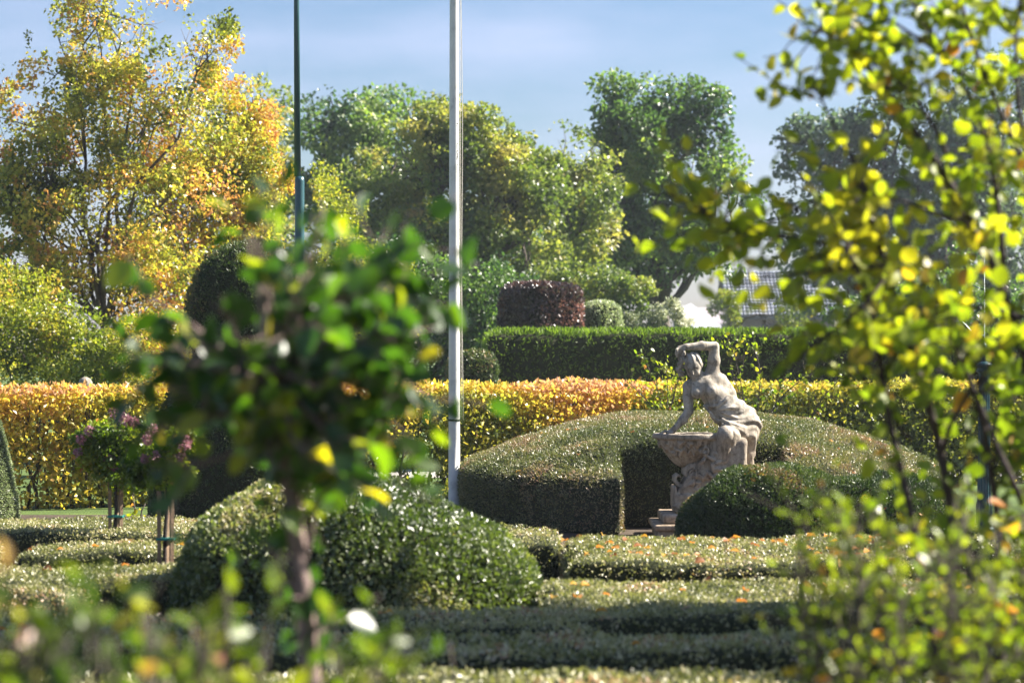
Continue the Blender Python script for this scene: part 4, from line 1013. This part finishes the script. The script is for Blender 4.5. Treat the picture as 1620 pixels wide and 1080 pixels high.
bushy('tall_rose_bush', 'yellow-green shrub with a leafy top right of the statue head', 'bush', W(1190, 560, 25.6)*[1, 1, 0],
      [BR((1190, 790), (1185, 680), (1172, 600), (1160, 545), Y=25.6), BR((1190, 790), (1200, 640), (1205, 580), (1190, 545), Y=25.5), BR((1195, 780), (1225, 640), (1240, 600), Y=25.6), BR((1190, 700), (1240, 620), (1290, 590), Y=25.5), BR((1190, 700), (1170, 620), (1160, 590), Y=25.5), BR((1250, 780), (1290, 640), (1330, 600), Y=25.7)],
      'fgl', 'bark', .055, .8, 26, .22, 20, 80, 'loose bushes behind the statue', rb=.62, rs=.15)
bushy('yellow_sprig_plant', 'low yellow leafed sprigs at the foot of the beech hedge by the roses', 'plant', W(225, 560, 17.2)*[1, 1, 0],
      [BR((215, 860), (215, 800), (205, 770), Y=17.2), BR((215, 860), (225, 810), (232, 795), Y=17.1), BR((215, 860), (240, 830), (236, 815), Y=17.2)], 'shrub', 'bark', .05, .7, 26, .15, 14, 40, rb=.8, rs=.1)
#@@MIDPLANTS_END

# ================================================================== FOREGROUND SAPLING (young standard tree)
YS = 5.0
o = W(500, 1090, YS)*[1, 1, 0]
brs = [(wander([W(500, 1700, YS)[0]-.0, YS, 0.0], W(492, 1040, YS), 3, .0).tolist()+[W(480, 960, YS), W(462, 800, YS), W(450, 720, YS), W(430, 620, YS), W(425, 540, YS)], .025, .019)]
for (q, r) in [(((430, 640), (380, 560), (300, 500), (230, 470)), .010), (((430, 620), (470, 520), (490, 420), (510, 330)), .011), (((432, 620), (540, 560), (620, 520), (690, 470)), .011),
               (((428, 600), (400, 500), (410, 400), (430, 340)), .010), (((430, 640), (520, 640), (600, 640), (650, 650)), .009), (((436, 660), (360, 650), (290, 640), (250, 690)), .009),
               (((428, 600), (520, 500), (580, 430), (620, 360)), .010), (((438, 670), (380, 720), (330, 730), (290, 740)), .008), (((440, 680), (520, 720), (560, 730), (590, 740)), .008),
               (((430, 620), (340, 570), (250, 580), (210, 600)), .008), (((430, 600), (550, 610), (640, 590), (680, 560)), .008), (((430, 600), (500, 480), (560, 500), (640, 420)), .008)]:
    dy = rng.uniform(-.22, .22); brs.append(([W(p[0], p[1], YS+dy*i/3) for i, p in enumerate(q)], r*.8, .003))
for q in range(48):
    while True:
        v = rng.uniform(-1, 1, 3)
        if .35 < v@v < 1 and not (v[1] < -.1 and v[0] < -.2 and rng.random() < .6): break
    e = W(462+v[0]*238, 562+v[1]*245, YS+v[2]*.28); s0 = W(430+(v[0]*8), 640-rng.uniform(0, 90), YS)
    brs.append((wander(s0, e, 5, .12).tolist(), .006, .0025))
bushy('young_tree', 'young tree with glossy dark leaves on a thin stem, blurred in the foreground', 'tree', o, brs, 'sap', 'sapbark', .074, .76, 20, .15, 17, 300, rb=.38, rs=.28, noisef=5, seedn=1)
bushy('stem_sprout', 'small bare side shoots sprouting low on the blurred sapling stem', 'plant', W(479, 955, 5.0),
      [BR((479, 955), (455, 915), (428, 878), (410, 850), Y=5.0, r0=.006, r1=.003), BR((472, 900), (484, 870), (494, 840), (500, 795), Y=5.0, r0=.006, r1=.003)], 'fgl', 'sapbark', .035, .6, 10, .06, 5, 20, rb=.2)

# ================================================================== RIGHT OVERHANGING SHRUB
YR = 7.2; o = W(1530, 560, YR)*[1, 1, 0]
def B7(*q, r0=.016, r1=.006, dz=0): return ([W(p[0], p[1], YR+dz+(p[2] if len(p) > 2 else 0)) for p in q], r0, r1)
brs = [B7((1530, 1360), (1520, 1000), (1495, 740), (1440, 560), (1400, 430), (1340, 235), r0=.022, r1=.009),
       B7((1515, 1360), (1480, 1000), (1440, 780), (1405, 640), (1390, 500), (1360, 380), (1300, 350), r0=.017, r1=.007, dz=-.15),
       B7((1550, 1360), (1600, 950), (1560, 640), (1510, 540), (1450, 430), (1400, 400), (1250, 380), (1130, 350), (1040, 300), r0=.018, r1=.003, dz=.1),
       B7((1560, 1360), (1660, 900), (1630, 540), (1560, 370), (1500, 260), (1430, 160), (1350, 60), r0=.022, r1=.009, dz=.1),
       B7((1570, 1360), (1720, 700), (1640, 300), (1560, 130), (1500, -60), r0=.02, r1=.006, dz=.2),
       B7((1600, 540), (1560, 200), (1480, 60), (1400, -50), r0=.012, r1=.004, dz=.3),
       B7((1400, 420), (1330, 420), (1240, 430), (1190, 440), r0=.008, r1=.003, dz=-.1),
       B7((1400, 440), (1340, 520), (1280, 580), (1215, 540), r0=.008, r1=.003, dz=-.2),
       B7((1560, 380), (1500, 330), (1420, 320), (1350, 300), r0=.009, r1=.003, dz=0),
       B7((1620, 500), (1560, 480), (1500, 470), (1450, 490), r0=.009, r1=.003, dz=0),
       B7((1500, 250), (1440, 120), (1380, 90), (1300, 50), r0=.008, r1=.003, dz=.1),
       B7((1630, 250), (1600, 120), (1620, -40), r0=.01, r1=.003, dz=.1),
       B7((1490, 720), (1520, 620), (1580, 540), (1640, 520), r0=.009, r1=.003, dz=-.1),
       B7((1620, 800), (1580, 700), (1540, 620), (1500, 520), r0=.011, r1=.004, dz=-.2),
       B7((1360, 290), (1250, 330), (1150, 400), (1100, 340), r0=.007, r1=.003, dz=.15),
       B7((1440, 700), (1400, 640), (1370, 600), (1340, 590), r0=.007, r1=.003, dz=-.1),
       B7((1560, 150), (1450, 40), (1330, -10), (1290, 60), r0=.007, r1=.003, dz=.3),
       B7((1340, 240), (1310, 180), (1290, 130), r0=.006, r1=.003, dz=.1)]
bushy('overhanging_shrub', 'tall shrub with round yellow-green leaves arching in from the right, slightly blurred', 'shrub', o, brs, 'shrub', 'darkbark', .066, .78, 21, .26, 28, 300, rb=.66, rs=.22, noisef=2.2, seedn=2)

# ================================================================== NEAR BLURRED PLANTS ALONG THE BOTTOM
def spray(cx, py_top, Y, n, spread, hgt=None):
    out_ = []
    for i in range(n):
        x = cx+rng.uniform(-spread, spread)*.4; xt = cx+rng.uniform(-spread, spread); yt = py_top+rng.uniform(0, 90)
        g = W(x, 0, Y); g[2] = 0; out_.append(([g, (g+W(xt, yt, Y))/2+rdir(1)[0]*.05, W(xt, yt, Y+rng.uniform(-.15, .15))], .007, .003))
    return out_
bushy('feathery_shrub', 'blurred small-leafed yellow-green shrub filling the bottom right corner', 'shrub', W(1480, 560, 5.6)*[1, 1, 0],
      spray(1350, 770, 5.4, 6, 90)+spray(1480, 800, 5.4, 9, 130)+spray(1400, 890, 5.1, 8, 160)+spray(1590, 800, 5.5, 7, 70), 'shrub', 'bark', .038, .5, 24, .16, 20, 300, 'blurred plants along the bottom', rb=.42, rs=.2, noisef=4, seedn=3)
bushy('leafy_rose_plant', 'blurred plant with broad bright leaves in the bottom left corner', 'plant', W(90, 560, 3.9)*[1, 1, 0],
      spray(40, 955, 3.4, 10, 100)+spray(170, 960, 3.4, 7, 80), 'fgl', 'bark', .055, .5, 20, .12, 10, 300, 'blurred plants along the bottom', rb=.32, rs=.4, seedn=4)
bushy('brownish_rose_plant', 'blurred plant with brown and green leaves below the sapling', 'plant', W(350, 560, 4.1)*[1, 1, 0],
      spray(290, 935, 3.8, 8, 90)+spray(400, 980, 3.7, 4, 40)+spray(570, 975, 3.9, 6, 50), 'fgl', 'bark', .05, .55, 20, .11, 12, 300, 'blurred plants along the bottom', rb=.5, rs=.4, seedn=5)
bushy('single_yellow_sprig', 'blurred thin sprig with one yellow leaf at the bottom centre', 'plant', W(720, 560, 5.2)*[1, 1, 0],
      [BR((722, 1700), (718, 1060), (708, 1010), Y=5.2, r0=.004, r1=.003)], 'shrub', 'bark', .045, .6, 14, .04, 3, 12, 'blurred plants along the bottom', rb=.85, rs=.05)
#@@FG_END

# ================================================================== FALLEN LEAVES (each one a thing)
fm = []
for v in (.05, .3, .5, .7, .95):
    lv = leaves(np.zeros((1, 3)), np.array([[0, 1., 0]]), np.array([[0, 0, 1.]]), 1.0, .75, '8', np.array([v])); vv = lv[0].copy(); vv[:, 2] += .9*vv[:, 0]**2-.35*(vv[:, 1]-.5)**2
    me = mesh_np('fallen_leaf', vv, lv[1], lv[2], True); me.materials.append(M['fallen']); fm.append(me)
CN = ['small rust-brown leaf', 'small brown-orange leaf', 'small orange leaf', 'small amber leaf', 'small yellow leaf']
def drop(V, Q, n, label, group, size, cond):
    m = cond(V[Q[:, 0]]); P, N = sample_surface(V, Q[m], n, lambda c, nn: np.clip(nn[:, 2], 0, 1)**2+1e-6)
    for p, nn in zip(P, N):
        ci = int(rng.integers(5)); l = link('fallen_leaf', fm[ci]); tag(l, CN[ci]+' '+label, 'leaf', group)
        T = norm(np.cross(nn, rdir(1)[0])); n2 = norm(nn+rdir(1)[0]*.45); s = size*rng.uniform(.6, 1.2)
        l.matrix_world = Matrix.Translation(Vector(p+nn*.028)) @ frame(T, n2) @ Matrix.Scale(float(s), 4)
G_ = 'fallen leaves lying on the clipped hedges'
for i, cnt, wh in ((7, 88, 'fallen on the broad low box hedge in front of the statue'), (8, 38, 'fallen on the sunlit low box hedge nearer than the leaf-strewn one'), (3, 18, 'fallen on the low box hedge left of the mound'),
                   (5, 18, 'fallen on the low box hedge at the foot of the mound'), (1, 6, 'fallen on the short low box hedge by the rose stakes'), (2, 12, 'fallen on the low box hedge at the left edge'),
                   (9, 6, 'fallen on the low box hedge by the lamp post'), (10, 10, 'fallen on the low box hedge under the right shrub'), (11, 8, 'fallen on the long shaded box hedge')):
    x0, x1, y0, y1, zt, V, Q = bed_info[i]
    drop(V, Q, cnt, wh, G_, .058, lambda c: c[:, 2] > .2)
V, Q = sdf_mesh(dome, (-.75, 19.5, -.12), (4.5, 26.3, 1.2), .1); drop(V, Q, 52, 'fallen on the sloping top of the domed hedge', 'fallen leaves on the domed hedge', .05, lambda c: (c[:, 2] > .45) & (c[:, 1] < 24))
V, Q = sdf_mesh(mound, (-2.0, 11.2, -.1), (.5, 13.6, 1.1), .08); drop(V, Q, 18, 'caught on the rounded box mound', 'fallen leaves caught on the mound', .06, lambda c: (c[:, 2] > .3) & (c[:, 1] < 13))
V, Q = sdf_mesh(bush, (.9, 16.2, -.1), (3.8, 18.4, .95), .08); drop(V, Q, 12, 'caught in the dark rounded bush before the statue', 'fallen leaves caught in the dark bush', .055, lambda c: (c[:, 2] > .3) & (c[:, 1] < 17.4))

tris = sum(len(o.data.loop_triangles) or sum(len(p.vertices)-2 for p in []) for o in scene.objects if o.type == 'MESH' and False)
print('TRIS', sum(int(sum(p-2 for p in [len(o.data.polygons[0].vertices)]))*len(o.data.polygons) for o in scene.objects if o.type=='MESH'))
print('objects', len(scene.objects), 'faces', sum(len(o.data.polygons) for o in scene.objects if o.type == 'MESH'))

hz = link('haze', mesh_py('haze', *boxvf((-150, -6, -1.0), (150, 190, 30))), None, None, 'stuff')
hm = bpy.data.materials.new('air_haze'); hm.use_nodes = True; ht = hm.node_tree; ht.nodes.clear()
ho = ht.nodes.new('ShaderNodeOutputMaterial'); hv = ht.nodes.new('ShaderNodeVolumePrincipled')
hv.inputs['Color'].default_value = (.80, .88, 1.0, 1); hv.inputs['Density'].default_value = .0005; hv.inputs['Anisotropy'].default_value = .35
ht.links.new(hv.outputs[0], ho.inputs['Volume']); hz.data.materials.append(hm)
cy.volume_bounces = 0
